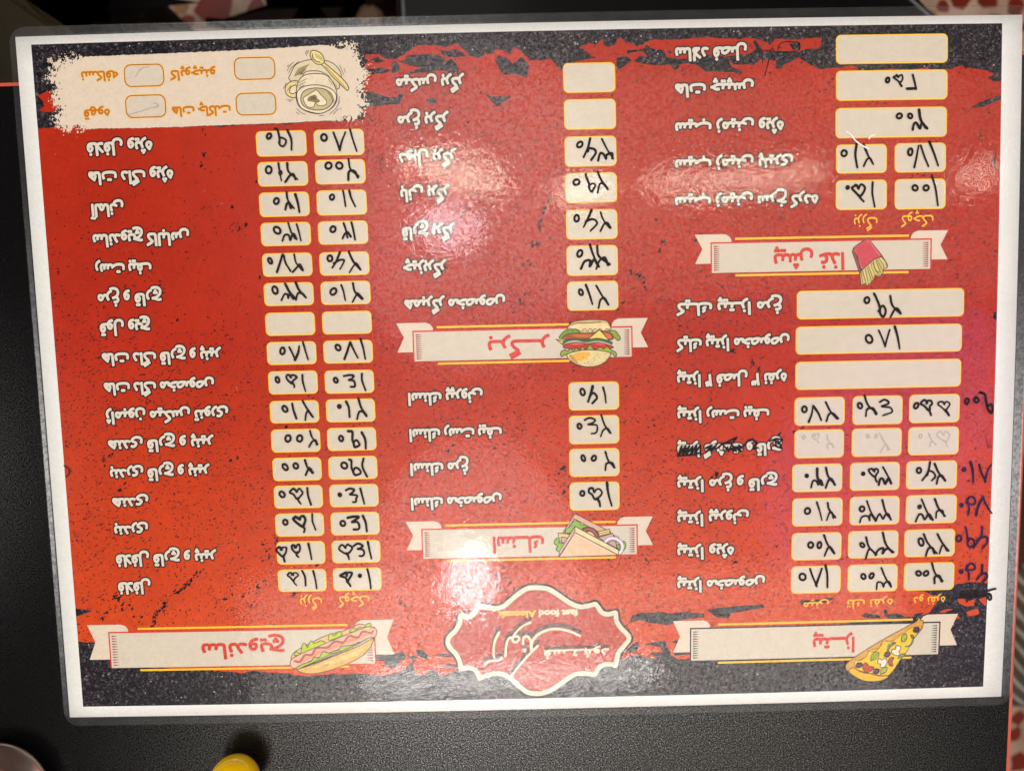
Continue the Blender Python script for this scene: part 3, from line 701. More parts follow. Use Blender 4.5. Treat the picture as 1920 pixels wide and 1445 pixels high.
for q, a in (([(256,146),(262,135),(272,128),(283,127)], .45), ([(243,217),(262,211),(285,204),(296,201)], .45), ([(289,195),(295,196),(299,200),(292,203)], .8)):
    scrawl('pencil_mark', line_segs(cat(P(q), n=5), .55), marker_mat(a, (110, 110, 125)), menu)

# ------------------------------------------------------------------ dish names
LT = [('فلافل ویژه',161,289,267.5),('هات داگ ویژه',164,328,322),('آلمانی',167,235,382.5),('ساندویچ کالباس',172,358,439),('رست بیف',177,287,494.5),('مرغ و قارچ',181.5,306.5,551),('قول ویچ',185.5,285,605.5),('هات داگ قارچ و پنیر',189.5,418,661.5),('هات داگ مخصوص',193,404.5,716.8),('ژامبون میکس تنوری',197,431,771),('هندی قارچ و پنیر',201,404,824.5),('بندری قارچ و پنیر',204.6,396.6,878.5),('هندی',209,281.5,932.5),('بندری',212.5,281,984.5),('فلافل قارچ و پنیر',215.7,409,1038.5),('فلافل',219.6,285.4,1090)]
MT = [('میکس برگر',740,873,148),('مرغ برگر',743,844,218),('دوبل برگر',745.6,857.4,287.5),('بانی برگر',748,845.6,354.5),('قارچ برگر',751,856,426),('چیزبرگر',753.5,840,494.5),('همبرگر مخصوص',756,949.5,562),('اسنك پپرونی',762.7,907.4,736),('اسنك رست بیف',765,943,803.5),('اسنك مرغ',766.7,881,867.5),('اسنك مخصوص',768,943,932)]
RT = [('سالاد فصل',1262.5,1402,90.5),('هات چیپس',1262.5,1415,158.5),('سیب زمینی ویژه',1262.5,1471,231),('سیب زمینی پنیری',1262.5,1489,300),('سیب زمینی سرخ کرده',1262.5,1535.7,370),('کیـك پیتـزا مرغ',1265,1468,568),('کیك پیتزا مخصوص',1265,1482,635.5),('پیتزا ۴ فصل ۳ نفره',1266.4,1477,702),('پیتزا رست بیف',1267,1444,769),('پیتزا گوشت و قارچ',1267,1467,833),('پیتزا مرغ و قارچ',1267,1459.5,898.5),('پیتزا پپرونی',1267,1405.8,963),('پیتزا ویژه',1267,1378,1025),('پیتزا مخصوص',1267,1436,1086.5)]
for T in (LT, MT, RT):
    for t, a, b_, y in T:
        lettering('dish_name', t, a, b_, y+1.5, 31, menu, 1.4, LETTER, 3.7, DARK)
Zs = Zf(1250, 800, 8.348)
zig = [line_segs(Zs(q), 1.7) for q in ([(170,440),(230,290),(190,430),(290,290),(240,440),(350,290),(300,430),(400,300),(360,440),(450,290),(430,420),(520,280),(520,440)], [(600,330),(700,280),(620,380),(760,290),(700,360),(800,320),(850,270),(1090,160),(1020,250),(860,260),(960,380),(1010,270),(1080,380),(1040,300),(1150,380),(1120,280),(1170,330)],
      [(160,450),(400,430),(520,400)], [(1200,290),(1260,220),(1340,200),(1400,230),(1350,340),(1420,320)], [(1600,220),(1700,180),(1800,190),(1740,260),(1690,200),(1700,300),(1790,330),(1750,240)], [(1000,350),(1180,300),(1090,330),(1030,380)])]
scrawl('crossing_out_strokes', np.vstack(zig), MK, menu)

# small yellow size words
for t, a, b_, y, sz in (('بزرگ',563,604,1120,30),('کوچک',635,693,1117,30),('بزرگ',1600,1644,409,30),('کوچک',1688,1749,405,30),('مینی',1506,1553,1128,24),('تك نفره',1587,1673,1123,24),('دو نفره',1712,1771,1118,24)):
    lettering('size_word', t, a, b_, y, sz, menu, .25, YEL, z=6, h=.4)
# drinks panel
for tl, br in (((231.5,121.5),(311.2,163.6)),((234,178.9),(314.8,221.5)),((437.4,108.4),(518.9,150.7)),((441,174.9),(520.8,217))):
    price_box(*box_rect(tl, br), parent=menu, outline=True)
for t, a, b_, y in (('نسکافه',152,223,135.5),('کاپوچینو',318,406,133.5),('قهوه',157,208,207),('هات چاکلت',322,434,201.5)):
    lettering('drink_name', t, a, b_, y, 24, menu, .75, BROWN, 1.7, ink((240, 196, 104), .05), z=5.4)

# ------------------------------------------------------------------ section banners
def poly_f(k, pts, mat, z, smooth=False, h=.5, rough=0):
    p = cat(pts, True, 4) if smooth else np.asarray(pts, float)
    g = Grid(*bbox(loop_segs(p), 3), h); D = sdf(g, loop_segs(p), 3)
    if rough: D = D+rough*noise(g, 4, 2, random.randrange(99))
    k.field(g, D, mat, z)
    return p
def line_f(k, pts, mat, z, r, smooth=True, h=.4, r2=None):
    p = cat(pts, False, 4) if smooth and len(pts) > 2 else np.asarray(pts, float)
    s = line_segs(p, r, r2); g, D = stroke_field(s, h, 2); k.field(g, D, mat, z)
def banner(tl, br, xl, xr, lx0, lx1, title, ta, tb, tbase, tsize, labelx=None, edge=TITLE, up=17):
    r = P([tl, br]); x0, y0, x1, y1 = r[0,0], r[0,1], r[1,0], r[1,1]
    a = P([(xl, tl[1]), (xr, br[1])]); X0, X1 = a[0,0], a[1,0]
    H = y1-y0
    root = bpy.data.objects.new('section_banner', None); COL.objects.link(root); root.parent = menu
    for s_, xo, xi in ((1, X0, x0), (-1, X1, x1)):
        k = Ink()
        e = xi+s_*38
        pts = [(xo, y0-up), (e-s_*14, y0-up), (e-s_*6, y0-up+3), (e-s_*1, y0-up+9), (e, y0-1), (xi-s_*1.5, y0-1), (xi-s_*1.5, y1-up), (xo, y1-up), (xo+s_*14, (y0+y1)/2-up)]
        poly_f(k, pts if s_ > 0 else pts[::-1], CREAM2, LZ(5)); k.build('ribbon_tail', root)
    k = Ink()
    g = Grid(x0-4, y0-5, x1+4, y1+4, .6)
    bxs = lambda a, b, c, d: np.maximum(np.maximum(a-g.X, g.X-c)[None,:], np.maximum(b-g.Y, g.Y-d)[:,None])
    k.field(g, bxs(x0-2.6, y0-2.8, x1+2.6, y1+.1), edge, LZ(6)); k.field(g, bxs(x0, y0, x1, y1), CREAM, LZ(7))
    k.build('ribbon_plate', root)
    q = []
    n = 12
    for i in range(n):
        y = y0+3+(H-6)*(i+.5)/n
        for xs, s_ in ((x0+4, 1), (x1-4, -1)):
            q.append([(xs, y-1.3), (xs+s_*10.5, y-.35), (xs+s_*10.5, y+.35), (xs, y+1.3)])
    k = Ink(); k.add([np.array(q)], edge if edge is not TITLE else ink((150, 52, 40), .1), LZ(8)); k.build('stitch_marks', root)
    l = P([(lx0, tl[1]), (lx1, tl[1])])
    for yy in (y0-8.2, y1+5.2):
        k = Ink(); line_f(k, [(l[0,0], yy), (l[1,0], yy)], YEL, LZ(8), 2.0, False); k.build('yellow_rule', root)
    lettering('title', title, ta, tb, tbase, tsize, root, 1.5, TITLE, z=9)
    return root
BL = ink((44, 36, 40), .2)
bS = banner((206.5,1185.8),(703.6,1241.8), 165.7,741, 261,651, 'ساندویچ', 378,535,1206,42)
bB = banner((775.9,622.8),(1183.8,668.3), 743.8,1215, 821,1065, 'بـرگـــر', 914,1031,639,41)
bK = banner((792.5,993),(1193.2,1037.5), 761.5,1223.8, 837,1152, 'اسنــك', 923.5,1020,1006,42)
bF = banner((1334,457.5),(1742.5,504.2), 1302.5,1775, 1379.5,1701.4, 'پیش غذا', 1449.5,1582.5,477,42)
bP = banner((1295.5,1178.2),(1757.5,1224.5), 1261.5,1792, 1347.4,1708, 'پیتـــزا', 1523,1602,1195,40, edge=BL)

# ------------------------------------------------------------------ food drawings on the banners
OUT = ink((70, 52, 48), .15, 'outline_print')
class Drawing:
    def __init__(s, f, base=10): s.f = f; s.k = Ink(); s.z = base; s.h = .36
    def fill(s, rgb, pts, smooth=True, line=.75, var=.12):
        s.z += .35
        p = np.array(s.f(pts)); p = cat(p, True, 5) if smooth else p
        g = Grid(*bbox(loop_segs(p), 3), s.h); D = sdf(g, loop_segs(p), 3)
        s.k.field(g, D, ink(rgb, var), LZ(s.z))
        if line: s.z += .2; s.k.field(g, np.abs(D)-line, OUT, LZ(s.z))
    def line(s, rgb, w, pts, smooth=True):
        s.z += .12
        line_f(s.k, np.array(s.f(pts)), ink(rgb, .1) if rgb else OUT, LZ(s.z), w, smooth, s.h)
    def dots(s, rgb, r, pts):
        s.z += .12
        for p in pts: line_f(s.k, np.array(s.f([p, (p[0]+.5, p[1]+.5)])), ink(rgb, .1), LZ(s.z), r, False, s.h)
    def build(s, name, parent): return s.k.build(name, parent)
# hot dog
d = Drawing(Zf(530,1140,8.727))
d.fill((228,184,128), [(150,820),(160,760),(220,690),(420,580),(700,440),(950,370),(1120,310),(1250,250),(1330,255),(1380,300),(1300,380),(700,640),(250,830)])
for q in ([(200,760),(230,690),(260,720),(300,720),(330,580),(380,570),(410,630),(440,560),(480,520),(520,560),(640,520),(700,560),(560,640),(380,720)], [(760,510),(770,420),(810,400),(850,440),(920,365),(980,420),(900,470)], [(1100,380),(1160,310),(1220,330),(1270,290),(1320,310),(1390,240),(1440,240),(1440,280),(1300,350)]):
    d.fill((186,206,30), q)
d.fill((232,180,150), [(130,880),(180,800),(400,690),(900,480),(1300,320),(1450,290),(1540,340),(1530,430),(1440,490),(1100,600),(700,740),(350,900),(230,970),(150,950)])
d.fill((236,150,120), [(260,860),(400,760),(800,600),(1300,420),(1400,430),(1000,590),(600,740),(330,880)], line=0)
d.line((140,62,48), 2.0, [(200,850),(290,860),(370,750),(480,745),(560,640),(740,625),(860,530),(1000,545),(1090,440),(1230,465),(1320,370),(1440,395),(1480,365)])
d.line((196,110,100), .8, [(200,850),(290,860),(370,750),(480,745),(560,640),(740,625),(860,530),(1000,545),(1090,440),(1230,465),(1320,370),(1440,395),(1480,365)])
d.fill((176,196,60), [(230,960),(330,900),(470,850),(520,780),(600,800),(660,700),(780,720),(830,690),(920,670),(970,610),(1150,590),(1250,540),(1180,620),(1080,660),(820,730),(600,830),(420,910),(260,980)])
d.fill((206,204,192), [(340,940),(600,850),(900,720),(1200,590),(1400,480),(1490,470),(1400,540),(900,740),(500,900)])
d.fill((228,180,96), [(250,990),(500,905),(900,745),(1250,600),(1480,480),(1470,560),(1380,700),(1200,830),(900,960),(600,1045),(380,1050)])
d.fill((240,204,132), [(480,960),(900,800),(1250,660),(1380,620),(1200,760),(800,900)], line=0)
for i in range(16): a = 300+i*70; d.line((130,92,60), .35, [(a, 1030-i*34+8), (a+40, 1000-i*36)])
d.line((150,104,60), .5, [(660,920),(780,890)]); d.line((150,104,60), .5, [(690,935),(760,905)])
d.build('hot_dog_drawing', bS)
# burger
d = Drawing(Zf(1000,590,8.727))
d.fill((208,184,128), [(560,240),(580,180),(650,120),(800,90),(1000,80),(1180,95),(1235,150),(1255,250),(1000,300),(700,290)])
d.fill((236,214,160), [(600,220),(680,160),(900,150),(1180,140),(1220,240),(900,260)], line=0)
d.line((150,110,60), 1.0, [(620,170),(720,135),(900,130),(1100,120)])
d.fill((120,160,50), [(430,350),(480,290),(560,240),(700,240),(760,290),(600,320),(520,390),(430,385)])
d.fill((140,170,50), [(1240,280),(1330,260),(1400,340),(1420,390),(1380,420),(1300,350)])
d.fill((168,84,40), [(500,400),(540,320),(700,300),(860,300),(1000,290),(1100,260),(1240,290),(1300,350),(1260,410),(900,400)])
d.fill((196,112,50), [(640,320),(800,320),(960,330),(900,370),(700,360)], line=0); d.fill((204,120,64), [(1140,300),(1240,320),(1280,370),(1200,380)], line=0)
for x in (600, 690, 840, 930, 1010, 1090, 1210): d.line(None, .6, [(x-38,270),(x-20,235),(x+15,235),(x+35,275)])
d.fill((222,196,90), [(370,400),(440,420),(500,420),(480,490)], False); d.fill((232,212,110), [(890,400),(1080,245),(1240,420),(1060,390)], False)
d.fill((70,110,60), [(480,470),(540,410),(700,390),(860,410),(1060,385),(1270,440),(1260,480),(1060,430),(880,450),(700,430),(540,480)])
d.fill((206,214,190), [(480,495),(560,440),(700,420),(860,450),(1060,425),(1250,475),(1240,500),(880,480),(560,500)], line=.4)
d.fill((196,48,36), [(500,540),(520,480),(700,450),(880,470),(1060,450),(1250,500),(1300,540),(1100,560),(700,560)])
d.fill((224,110,90), [(600,480),(700,460),(820,475),(700,490)], line=0); d.fill((224,90,80), [(1000,470),(1100,460),(1180,490),(1080,490)], line=0)
d.fill((150,176,54), [(450,610),(520,570),(560,600),(600,550),(650,590),(700,540),(760,580),(800,520),(860,580),(920,490),(1000,570),(1090,530),(1150,560),(1200,520),(1280,580),(1340,610),(1360,660),(1330,680),(1250,620),(900,590),(560,640),(460,685)])
d.fill((226,208,150), [(545,660),(640,610),(800,580),(1000,575),(1180,600),(1265,640),(1180,760),(1050,830),(900,850),(740,820),(610,750)])
d.fill((232,176,70), [(640,660),(760,610),(920,620),(880,700),(720,750)], line=0); d.fill((200,152,90), [(580,670),(620,650),(700,740),(740,800),(640,750)], line=0)
d.dots((96,70,44), .8, [(935,655),(1040,660),(1000,740),(960,790),(900,770),(880,800),(930,830),(840,790),(780,760),(740,740),(820,700),(1180,640),(1080,700),(1120,770),(1060,780),(700,780),(770,800),(1190,720),(870,720),(990,700)])
d.build('burger_drawing', bB)
# sandwich
d = Drawing(Zf(1010,950,8.348))
d.fill((220,176,146), [(380,390),(570,100),(1050,345),(1000,420),(540,420)], False)
d.fill((226,206,170), [(410,390),(555,180),(950,390)], False)
d.fill((140,184,60), [(420,350),(500,290),(560,210),(640,230),(660,270),(740,280),(740,330),(560,390),(430,400)])
d.fill((128,60,42), [(680,345),(760,310),(860,330),(920,400),(930,470),(820,470)]); d.fill((232,200,170), [(760,380),(830,390),(880,460),(800,430)], line=.5); d.line((190,96,74), 1.0, [(710,345),(800,340),(880,400),(905,460)])
d.fill((222,200,130), [(300,400),(480,420),(440,540),(330,540)], False); d.fill((198,160,150), [(350,460),(460,480),(400,560),(350,540)], False)
d.fill((232,220,150), [(930,380),(1105,340),(1125,400),(940,450)], False); d.fill((222,196,90), [(940,410),(1100,370),(1120,405),(945,445)], False, .5)
d.fill((204,160,164), [(930,470),(1150,405),(1200,500),(1220,640),(1040,540)], False); d.fill((226,206,180), [(1160,430),(1250,460),(1240,500)], False, .5)
d.fill((136,184,62), [(240,560),(270,490),(320,480),(320,560),(390,560),(340,680),(290,680),(270,640),(300,610)])
d.fill((146,180,80), [(1290,560),(1330,530),(1360,580),(1350,640),(1290,690),(1210,600),(1250,580)])
d.line(None, 3.4, [(1040,540),(1090,495),(1180,485),(1270,530),(1310,610),(1290,680),(1255,715)]); d.line((226,222,226), 2.6, [(1040,540),(1090,495),(1180,485),(1270,530),(1310,610),(1290,680),(1255,715)]); d.line(None, .5, [(1075,560),(1150,520),(1230,550),(1265,610),(1260,660)])
d.fill((214,172,150), [(315,770),(320,690),(565,295),(565,390)], False); d.fill((228,212,160), [(565,295),(1250,665),(1245,745),(565,390)], False)
d.fill((236,196,160), [(320,775),(565,390),(1240,745)], False); d.line((244,214,180), 1.2, [(600,430),(1100,690)], False)
d.build('sandwich_drawing', bK)
# french fries
d = Drawing(Zf(1560,420,8.348))
d.fill((206,188,110), [(425,780),(460,710),(640,560),(780,510),(860,640),(850,690),(800,700),(790,760),(730,830),(670,800),(640,870),(560,960),(520,965),(510,930),(445,960)], False)
for q in ([(445,760),(470,930)], [(465,730),(530,950)], [(510,700),(560,950)], [(540,680),(610,900)], [(560,660),(640,880)], [(600,610),(610,690),(660,820)], [(640,590),(660,700),(730,810)], [(680,570),(700,640),(750,760)], [(700,560),(740,650),(790,750)], [(730,550),(790,640),(800,700)], [(770,520),(830,600),(850,680)], [(625,600),(680,730),(745,760)]): d.line((84,72,36), .6, q)
for q in ([(490,720),(545,930)], [(580,640),(640,800)], [(660,600),(700,720)], [(750,540),(800,620)]): d.line((226,212,140), 1.0, q)
d.fill((170,70,74), [(305,435),(330,370),(440,740),(425,780)], False); d.fill((204,66,78), [(330,370),(545,215),(780,505),(640,560),(460,720)], False)
d.line((230,120,130), .7, [(345,400),(460,700)]); d.line((230,120,130), .8, [(560,250),(730,490)]); d.dots((240,190,180), 1.1, [(545,285)]); d.line(None, .7, [(380,480),(450,730)])
d.build('fries_drawing', bF)
# pizza slice
d = Drawing(Zf(1560,1140,8.0))
d.fill((214,160,70), [(200,880),(210,820),(350,710),(700,490),(1100,270),(1260,180),(1285,120),(1320,165),(1355,180),(1340,290),(1220,440),(1110,640),(1000,780),(900,930),(800,1000),(560,960),(250,930)])
d.fill((246,196,30), [(330,860),(340,770),(420,770),(520,690),(540,620),(640,600),(720,560),(760,480),(850,490),(950,450),(1010,390),(1080,360),(1160,290),(1270,270),(1330,270),(1220,440),(1110,640),(1000,780),(900,930),(800,1000),(560,960),(380,910)], line=.5)
d.fill((240,184,26), [(245,935),(300,880),(420,930),(560,965),(700,1005),(830,1000),(800,1040),(700,1075),(500,1080),(350,1020)])
d.line((160,96,30), 1.0, [(330,860),(380,920),(500,965),(600,960),(680,1000),(800,990)]); d.line((176,110,40), .9, [(400,770),(510,700),(540,630),(620,640),(700,580),(740,500)])
for x, y in ((395,840),(655,930),(818,680),(1253,310)): d.fill((62,40,52), [(x-48,y+10),(x-20,y-35),(x+40,y-30),(x+42,y+10),(x+10,y+40),(x-30,y+38)]); d.line((110,84,100), .8, [(x-15,y+5),(x+18,y-12)])
for q in ([(450,840),(500,800),(540,850),(620,870),(580,930),(500,940),(455,900)], [(840,760),(880,725),(920,730),(890,790),(905,850),(860,850),(835,810)]): d.fill((190,66,34), q)
for q in ([(570,770),(580,700),(630,645),(690,650),(680,720),(600,770)], [(1030,480),(1040,400),(1100,370),(1110,440),(1070,490)], [(710,970),(740,890),(810,870),(800,940),(740,970)], [(980,720),(1020,680),(1090,665),(1060,700),(990,745)]): d.fill((160,178,40), q); d.line((92,116,30), .5, [q[0], q[3]])
for q in ([(810,600),(820,540),(880,500),(945,505),(900,540),(850,580),(830,640)], [(1080,550),(1150,530),(1190,450),(1165,390),(1215,410),(1190,520),(1120,565)]): d.fill((112,130,60), q); d.line((210,214,150), .6, q[:3])
for q in ([(880,640),(900,600),(940,600),(950,550),(1010,555),(1020,600),(990,630),(1010,680),(950,695),(900,670)], [(670,780),(700,740),(740,760),(780,735),(815,780),(800,830),(770,870),(710,870),(720,820),(690,820)]): d.fill((232,222,196), q); d.line(None, .5, [q[1], q[2]])
d.build('pizza_drawing', bP)
# coffee cup line drawing
d = Drawing(Zf(520,80,9.63), 6); LN = (108, 84, 34); YH = (226, 206, 140)
d.fill((222,208,170), [(245,700),(255,560),(330,420),(460,350),(620,320),(860,335),(1000,380),(1110,480),(1160,600),(1130,760),(1080,850),(700,850)], line=.7)
d.fill(YH, [(150,880),(165,790),(240,720),(330,700),(390,740),(350,980),(260,1000),(180,950)]); d.fill((228,214,184), [(230,870),(260,810),(340,780),(360,880),(300,930),(240,920)])
d.fill((228,214,184), [(480,610),(520,540),(680,520),(800,540),(860,590),(700,600)])
d.fill((228,214,184), [(350,900),(380,730),(460,620),(600,575),(800,575),(920,620),(1010,730),(1070,880),(1080,1050),(980,1200),(780,1290),(560,1260),(400,1160),(350,1030)])
d.fill((232,220,190), [(360,1000),(380,880),(500,800),(700,775),(900,810),(1040,900),(1070,1040),(980,1190),(800,1285),(600,1260),(430,1180)]); d.fill((196,180,132), [(430,1040),(460,920),(560,850),(720,830),(880,860),(990,950),(1010,1060),(940,1170),(800,1225),(620,1215),(480,1150)])
d.fill((232,220,188), [(490,1080),(480,1010),(560,950),(680,880),(720,870),(800,960),(880,1040),(890,1120),(820,1150),(740,1140),(690,1100),(660,1170),(560,1170)], line=.6); d.fill((150,128,84), [(560,1060),(580,1000),(690,960),(700,1010),(770,1060),(720,1090),(640,1070)], line=.5)
for i in range(7): d.line(LN, .45, [(310+i*22,620-i*8),(400+i*30,470-i*12)])
for i in range(9): d.line(LN, .4, [(900+i*22,900+i*22),(960+i*8,930+i*26)])
for i in range(10): d.line(LN, .35, [(600+i*11,1040),(630+i*11,985)])
for i in range(5): d.line(LN, .45, [(880+i*45,560+i*50),(960+i*32,640+i*55)])
for q in ([(400,740),(540,660)], [(390,790),(520,720)], [(400,830),(490,780)], [(440,560),(520,500)], [(420,590),(500,560)], [(190,880),(250,790)], [(930,670),(1000,770)]): d.line(LN, .5, q)
for q in ([(185,520),(240,420),(300,370)], [(215,560),(260,470),(400,350)], [(190,440),(215,415)], [(1130,420),(1210,600)], [(1210,480),(1235,550)], [(120,840),(170,740)], [(185,1035),(230,1050),(290,1045)], [(225,1060),(240,1085)], [(360,1205),(430,1270),(510,1305)], [(350,1265),(400,1305)], [(950,1300),(1060,1200),(1130,1080)], [(1020,1300),(1110,1200)], [(1140,1220),(1155,1195)], [(1130,980),(1110,1120)], [(760,1330),(850,1325)], [(540,250),(520,200),(535,160)], [(560,210),(550,180),(580,155)]): d.line(LN, .5, q)
d.fill((232,212,140), [(800,400),(840,370),(1000,500),(1180,660),(1280,790),(1290,850),(1260,870),(1150,770),(1000,620),(880,480)]); d.fill((236,218,150), [(600,240),(620,170),(680,155),(780,200),(840,280),(850,370),(790,405),(700,390),(630,310)])
d.line(LN, .9, [(640,220),(650,290),(710,350),(780,370)])
for i in range(5): d.line(LN, .4, [(690+i*26,200+i*14),(720+i*26,290+i*14)])
d.line(LN, .5, [(880,440),(1240,830)])
d.build('coffee_cup_drawing', menu)

# ------------------------------------------------------------------ round logo badge
Zl = Zf(840, 1080, 5.333)
BG = Zl([(900,85),(1010,100),(1120,165),(1220,235),(1320,275),(1400,265),(1475,250),(1510,280),(1550,335),(1600,350),(1680,335),(1700,375),(1705,430),(1740,490),(1800,550),(1830,600),(1820,650),(1770,710),(1720,780),(1700,870),(1685,905),(1600,895),(1540,910),(1510,950),(1490,990),(1470,1000),(1330,985),(1240,1015),(1130,1090),(1020,1160),(900,1190),(780,1170),(680,1090),(600,1020),(500,985),(420,1000),(320,1035),(295,1010),(270,960),(210,930),(130,945),(105,920),(95,850),(60,780),(0,720),(-25,650),(0,580),(60,520),(95,450),(100,385),(130,360),(200,375),(250,345),(290,265),(330,265),(450,290),(540,275),(620,210),(720,130),(800,90)])
p = cat(BG, True, 4); g = Grid(*bbox(loop_segs(p), 6), .6); D = sdf(g, loop_segs(p), 16)
badge = bpy.data.objects.new('logo_badge', None); COL.objects.link(badge); badge.parent = menu
k = Ink(); k.field(g, D-4.2, ink((36, 32, 34), .3), LZ(6)); k.field(g, D, ink((222, 214, 186), .05), LZ(7)); k.field(g, D+9.4, OUT, LZ(8)); k.build('badge_rim', badge)
k = Ink(); k.field(g, D+10.3, ink((188, 62, 40), .12, 'badge_red_print'), LZ(9)); k.build('badge_field', badge)
LW, SH_ = ink((236, 218, 184), .05), ink((92, 44, 40), .1)
st = [([(510,555),(470,640),(455,720),(460,800)], 2.6), ([(535,805),(500,835),(430,840),(385,860),(375,880)], 2.6), ([(575,790),(580,700),(605,620),(650,600),(700,595),(708,630),(670,655),(645,630),(655,590),(700,530),(760,485),(825,455)], 2.4),
      ([(750,670),(755,610),(795,595),(825,640),(830,730)], 2.6), ([(765,730),(770,732)], 3.2), ([(830,720),(845,640),(900,575),(1000,530),(1100,520),(1220,545),(1320,590)], 2.8), ([(895,690),(760,830),(625,995)], 2.4)]
for off, m, z, ex, nm in ((-42, SH_, 10, 1.7, 'lettering_shadow'), (0, LW, 11, 0, 'lettering')):
    s_ = np.vstack([line_segs(cat(Zl([(x, y+off) for x, y in q]), n=6), r+ex, (r+ex)*.8) for q, r in st])
    g, D = stroke_field(s_, .5); k = Ink(); k.field(g, D, m, LZ(z)); k.build(nm, badge)
k0 = dict(persian=True)
lettering('lettering_shadow', 'فسـتـفود', 1020, 1142, 1211, 24, badge, 1.8, SH_, z=9)
lettering('lettering', 'فسـتـفود', 1020, 1142, 1217, 24, badge, .9, LW, z=10)
lettering('lettering', 'fast food', 1010, 1083.5, 1143, 17, badge, 1.1, LW, z=10, persian=False, h=.4)
lettering('lettering', 'Aloonak', 933.5, 1005, 1145, 17, badge, 1.1, ink((250, 190, 60), .06), z=10, persian=False, h=.4)

# ------------------------------------------------------------------ laminate film over and around the paper
fc = P([(20,44),(1941,19),(1891.5,1328),(118,1352)])
fx0, fx1 = (fc[0,0]+fc[3,0])/2, (fc[1,0]+fc[2,0])/2; fy0, fy1 = (fc[0,1]+fc[1,1])/2, (fc[2,1]+fc[3,1])/2
FILM = film_mat('clear_film', .004); SEAL = film_mat('sealed_film', .035, .32, .15)
def ring(n=14, R=30):
    pts = []
    for cx, cy, a0 in ((fx1-R, fy0+R, -90), (fx1-R, fy1-R, 0), (fx0+R, fy1-R, 90), (fx0+R, fy0+R, 180)):
        for i in range(n+1):
            a = math.radians(a0+90*i/n); pts.append((cx+R*math.cos(a), cy+R*math.sin(a)))
    return pts
k = Ink(); k.add(rectgrid(px0, py0, px1, py1, 30), FILM, .0009); film = k.build('clear_film', menu)
# margin: outer rounded outline to paper outline, welded top and bottom leaves
outer = []
rp = ring()
def dens(pts):
    out = []
    for a, b in zip(pts, pts[1:]+pts[:1]):
        n = max(1, int(math.dist(a, b)/60))
        for i in range(n): out.append((a[0]+(b[0]-a[0])*i/n, a[1]+(b[1]-a[1])*i/n))
    return out
outer = np.array(dens(rp)); cx_, cy_ = (px0+px1)/2, (py0+py1)/2
inner = np.c_[np.clip(outer[:,0], px0, px1), np.clip(outer[:,1], py0, py1)]
mid = outer*.25+inner*.75; near = outer*.85+inner*.15
import bmesh
bm = bmesh.new()
levels = [(inner, .0009), (mid, .00062), (near, .00055), (outer, .0004), (outer, .00005)]
rows = [[bm.verts.new(c) for c in s2w(l, z)] for l, z in levels]
for r1, r2 in zip(rows, rows[1:]):
    n = len(r1)
    for i in range(n):
        q4 = [r1[i], r2[i], r2[(i+1) % n], r1[(i+1) % n]]
        try: bm.faces.new(q4)
        except Exception: pass
bmesh.ops.remove_doubles(bm, verts=bm.verts, dist=1e-7); bmesh.ops.recalc_face_normals(bm, faces=bm.faces)
me = bpy.data.meshes.new('sealed_margin'); bm.to_mesh(me); bm.free(); me.materials.append(SEAL)
o = bpy.data.objects.new('sealed_margin', me); COL.objects.link(o); o.parent = menu
for p_ in me.polygons: p_.use_smooth = True
# film tear: its white curl and bubble highlight painted as pale strokes, and specks of dust and scratches on the film
CURL = plain('tear_curl_highlight', (250, 248, 240), .15)
k = Ink()
s_ = np.vstack([line_segs(cat(Zf(1540,220,6)(q), n=6), a, b_) for q, a, b_ in (([(265,165),(320,200),(370,265),(440,320),(520,360)], 1.0, 1.4), ([(525,250),(545,220),(595,203)], 1.2, .9))])
g, D = stroke_field(s_, .4); k.field(g, D, CURL, .00097); k.build('film_tear_highlight', menu)
q = []
for _ in range(260):
    x, y = random.uniform(px0, px1), random.uniform(py0, py1); r = random.choice((.35, .45, .6)); a = random.uniform(0, 3); L = random.choice((1, 1, 1, 5, 9))
    c, s = math.cos(a)*r*L, math.sin(a)*r*L; c2, s2 = -math.sin(a)*r*.8, math.cos(a)*r*.8
    q.append([(x-c, y-s), (x+c2, y+s2), (x+c, y+s), (x-c2, y-s2)])
k = Ink(); k.add([np.array(q)], marker_mat(.35, (170, 160, 150)), .00093); k.build('dust_specks', menu, kind='stuff')
q = []
for _ in range(70):
    t = random.random(); x, y = random.choice(((random.uniform(px0, px1), random.uniform(py0+2, -3)), (random.uniform(px0, px1), random.uniform(SH+3, py1-2)), (random.uniform(px0+2, -3), random.uniform(py0, py1)), (random.uniform(SW+3, px1-2), random.uniform(py0, py1))))
    r = random.choice((.4, .6, 1.0)); q.append([(x-r, y), (x, y-r), (x+r, y), (x, y+r)])
k = Ink(); k.add([np.array(q)], marker_mat(.3, (120, 108, 90)), .00093); k.build('dirt_specks', menu, kind='stuff')

